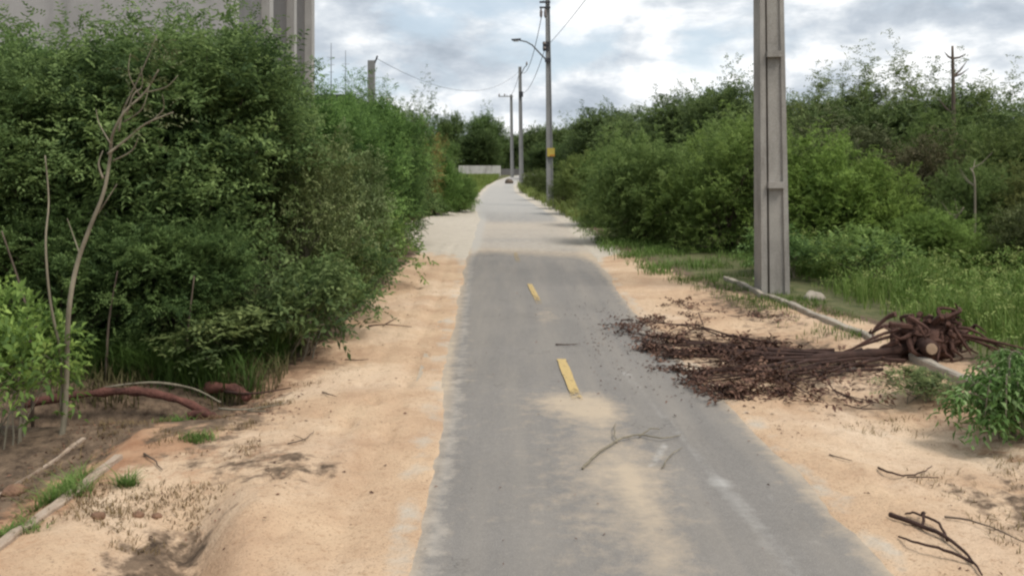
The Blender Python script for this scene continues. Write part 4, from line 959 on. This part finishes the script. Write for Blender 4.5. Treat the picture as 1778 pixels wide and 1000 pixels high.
# ------------------------------------------------------------------ grass, tufts and litter
def blades(rng, x, y, h, w_, tint, lean=.35):
    n_ = len(x); z_ = gz(x, y); a_ = rng.uniform(0, 6.283, n_); h = h * rng.uniform(.5, 1.15, n_)
    d = np.stack([np.cos(a_), np.sin(a_), np.zeros(n_)], 1); s_ = np.stack([-np.sin(a_), np.cos(a_), np.zeros(n_)], 1) * (w_ * rng.uniform(.6, 1.2, n_) / 2)[:, None]
    b0 = np.stack([x, y, z_ - .01], 1); ln = (lean * rng.uniform(.2, 1.6, n_) * h)[:, None]
    m1 = b0 + d * ln * .35; m1[:, 2] += h * .6; tp = b0 + d * ln * 1.2; tp[:, 2] += h * .95
    q1 = np.stack([b0 - s_, b0 + s_, m1 + s_ * .8, m1 - s_ * .8], 1); q2 = np.stack([m1 - s_ * .8, m1 + s_ * .8, tp + s_ * .12, tp - s_ * .12], 1)
    t = tint + rng.normal(0, .16, n_); return np.vstack([q1, q2]), np.concatenate([t, t])
rng = np.random.default_rng(21)
N = 120000
gx = rng.uniform(3.5, 11, N); gy = rng.uniform(7.6, 19, N)
dens = np.clip(fbm(gx, gy, 1.1, 50) * 2.3 - .55, 0, 1) * sst(0.0, .7, gx - np.interp(gy, [7, 9.5, 12, 14, 19], [4.4, 4.1, 4.2, 4.2, 4.6]))
kp = rng.random(N) < dens; gx, gy = gx[kp], gy[kp]
hh = .10 + .95 * np.clip(fbm(gx, gy, .8, 60) - .28, 0, 1)
V1, t1 = blades(rng, gx, gy, hh, .011, .45 + .5 * (fbm(gx, gy, .9, 61) - .5))
# small leafy weeds mixed into the grass
sel = rng.choice(len(gx), 9000); wp = np.stack([gx[sel], gy[sel], gz(gx[sel], gy[sel]) + rng.uniform(.2, 1.0, 9000) * hh[sel]], 1)
ts_ = rng.choice(len(gx), 9000, p=(lambda q: q / q.sum())(sst(10.5, 14, gy) + .06)); hw = .3 + .45 * fbm(gx[ts_], gy[ts_], .9, 63)
wp = np.vstack([wp, np.stack([gx[ts_], gy[ts_], gz(gx[ts_], gy[ts_]) + rng.uniform(.1, 1, 9000) * hw], 1)])
V2, t2 = sprays(rng, wp, rng.normal(0, 1, wp.shape) + [0, 0, .5], 6, .14, .05, .024, rng.normal(.5, .3, 18000))
o = link('grass', quad_mesh('grass', np.vstack([V1, V2]), np.concatenate([t1, t2])), M['grass']); tag(o, 'bright green grass and weeds on the right behind the kerb', 'grass', kind='stuff'); o.color = (1.25, 1.15, 1.15, 1)
def patch(n_, x0, x1, y0, y1, fn, h, w_, mat, label, tint=.45, lean=.5, seed=0, col=(1, 1, 1)):
    rng = np.random.default_rng(seed); x = rng.uniform(x0, x1, n_); y = rng.uniform(y0, y1, n_); kp = rng.random(n_) < fn(x, y); x, y = x[kp], y[kp]
    V, t = blades(rng, x, y, h, w_, tint, lean); o = link('grass', quad_mesh('grass', V, t), M[mat]); tag(o, label, 'grass', kind='stuff'); o.color = (*col, 1)
patch(16000, 2.2, 4.0, 8.6, 16, lambda x, y: np.clip(fbm(x, y, .5, 71) * 3 - 1.35, 0, 1) * sst(.35, .8, x - np.interp(y, [8, 11, 13, 16], [2.6, 2.35, 1.9, 1.6])), .09, .008, 'grass', 'short patchy grass along the road side of the long kerb', .35, .6, 1, (1, .9, .9))
patch(30000, 1.5, 4.5, 14, 30, lambda x, y: np.clip(fbm(x, y, .6, 72) * 3 - 1.2, 0, 1) * sst(.05, .4, x - np.interp(y, [14, 18, 30], [1.9, 1.68, 1.7])), .16, .012, 'grass', 'green grass at the foot of the right bushes', .5, .6, 2)
patch(60000, .2, 6, 28, 85, lambda x, y: sst(.1, .8, x - rr(y) - .1), .42, .03, 'grass', 'tall pale grass bank on the right by the distant poles', .75, .5, 3, (.95, .85, .8))
patch(50000, -9, -1.4, 34, 100, lambda x, y: sst(.1, .6, rl(y) - x), .30, .035, 'grass', 'grass on the left bank by the far bend', .6, .5, 4, (1.1, .95, .8))
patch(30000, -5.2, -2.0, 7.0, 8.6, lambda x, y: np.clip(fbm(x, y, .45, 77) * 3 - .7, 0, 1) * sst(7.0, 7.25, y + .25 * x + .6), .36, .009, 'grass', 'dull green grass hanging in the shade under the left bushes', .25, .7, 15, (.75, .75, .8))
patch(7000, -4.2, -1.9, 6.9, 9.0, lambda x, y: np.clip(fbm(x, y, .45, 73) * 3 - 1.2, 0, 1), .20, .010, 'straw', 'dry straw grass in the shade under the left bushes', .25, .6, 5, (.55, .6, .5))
patch(14000, -2.9, -1.55, 4.2, 7.2, lambda x, y: np.clip(fbm(x, y, .3, 74) * 4 - 2.05, 0, 1), .045, .006, 'straw', 'thin dry grass on the left verge above the gully', .4, .9, 6, (.8, .7, .65))
patch(5000, 2.3, 4.4, 4.0, 6.5, lambda x, y: np.clip(fbm(x, y, .3, 75) * 4 - 2.1, 0, 1), .045, .006, 'straw', 'thin dry grass on the right sand below the shrubs', .4, .9, 7, (.8, .75, .65))
def tuft(px_, py_, r_, h, n_, label, seed, tint=.5):
    rng = np.random.default_rng(seed); x_, y_ = G(px_, py_); a_ = rng.uniform(0, 6.283, n_); q = r_ * np.sqrt(rng.uniform(0, 1, n_))
    V, t = blades(rng, x_ + np.cos(a_) * q * rng.uniform(.6, 1.5, n_), y_ + np.sin(a_) * q * .8, h * rng.uniform(.5, 1.2, n_), .006, tint, 1.1)
    o = link('grass_tuft', quad_mesh('grass_tuft', V, t), M['grass']); tag(o, label, 'grass tuft', 'green tufts on the left verge'); return o
tuft(345, 775, .09, .06, 260, 'rounded green tuft on the sand left of the road', 1, .5)
tuft(220, 850, .05, .08, 160, 'small upright tuft at the end of the sandy kerb', 2, .45)
tuft(105, 868, .14, .11, 420, 'largest green tuft, growing behind the sandy kerb', 3, .6)
tuft(120, 835, .09, .10, 200, 'green tuft just behind the largest one at the kerb', 4, .55)
tuft(22, 935, .13, .05, 420, 'flat green tuft at the bottom left corner', 5, .5)
tuft(300, 735, .12, .05, 160, 'sparse greyish tuft on the litter below the hollow', 6, .35)

def litter_stuff(n_, fn, box, label, seed, size=(.02, .05), mat='leaf_dry', col=(1, 1, 1)):
    rng = np.random.default_rng(seed); x = rng.uniform(box[0], box[1], n_); y = rng.uniform(box[2], box[3], n_); kp = rng.random(n_) < fn(x, y); x, y = x[kp], y[kp]; k = len(x)
    P = np.stack([x, y, np.maximum(gz(x, y), np.where((x > rl(y)) & (x < rr(y)), .004, -9)) + .006], 1); d = rng.normal(0, 1, (k, 3)); d[:, 2] *= .12
    nn = np.array([0, 0, 1.]) + rng.normal(0, .3, (k, 3)); L = rng.uniform(*size, k)
    V = leaves(P, d, nn, L, L * rng.uniform(.2, .5, k), .3); o = link('leaf_litter', quad_mesh('leaf_litter', V, rng.normal(.45, .25, k)), M[mat]); tag(o, label, 'leaf litter', kind='stuff'); o.color = (*col, 1)
def fm(x, y):
    gd = np.min([((x - a_) / c_) ** 2 + ((y - b_) / d_) ** 2 for a_, b_, c_, d_ in GAPS], 0); e = gauss(x, y, 2.0, 8.6, .85, 1.5) * (gd > .8); return np.clip(e * 1.1 * (fbm(x, y, .35, 80) * 3 - .9), 0, 1) * sst(1.0, 1.35, x)
litter_stuff(5500, fm, (.95, 4, 6.3, 12), 'dark fallen leaves around the uprooted tree', 1)
litter_stuff(1500, lambda x, y: gauss(x, y, 1.15, 8.9, .35, 1.8), (.6, 1.8, 6.5, 12), 'thin scatter of brown leaves on the right edge of the asphalt', 2, (.015, .035))
litter_stuff(2600, lambda x, y: np.clip(fbm(x, y, .4, 82) * 3 - 1.3, 0, 1), (1.75, 4.4, 3.6, 7.4), 'crumbs and bits of bark on the right sand', 3, (.01, .03), col=(1.4, 1.3, 1.2))
litter_stuff(5000, lambda x, y: np.clip(fbm(x, y, .4, 83) * 3 - 1.0, 0, 1) * sst(-1.1, -2.2, x), (-3, -.9, 4.5, 9), 'brown leaf litter on the left verge', 4, (.012, .035), col=(1.5, 1.4, 1.3))
litter_stuff(500, lambda x, y: .5 + 0 * x, (-2, -.7, 3.6, 15), 'sparse bits of twig and bark on the left sand', 5, (.01, .035))
litter_stuff(260, lambda x, y: .8 + 0 * x, (-.5, 1.7, 3.6, 16), 'small crumbs scattered on the asphalt', 6, (.008, .03), col=(1.5, 1.4, 1.3))
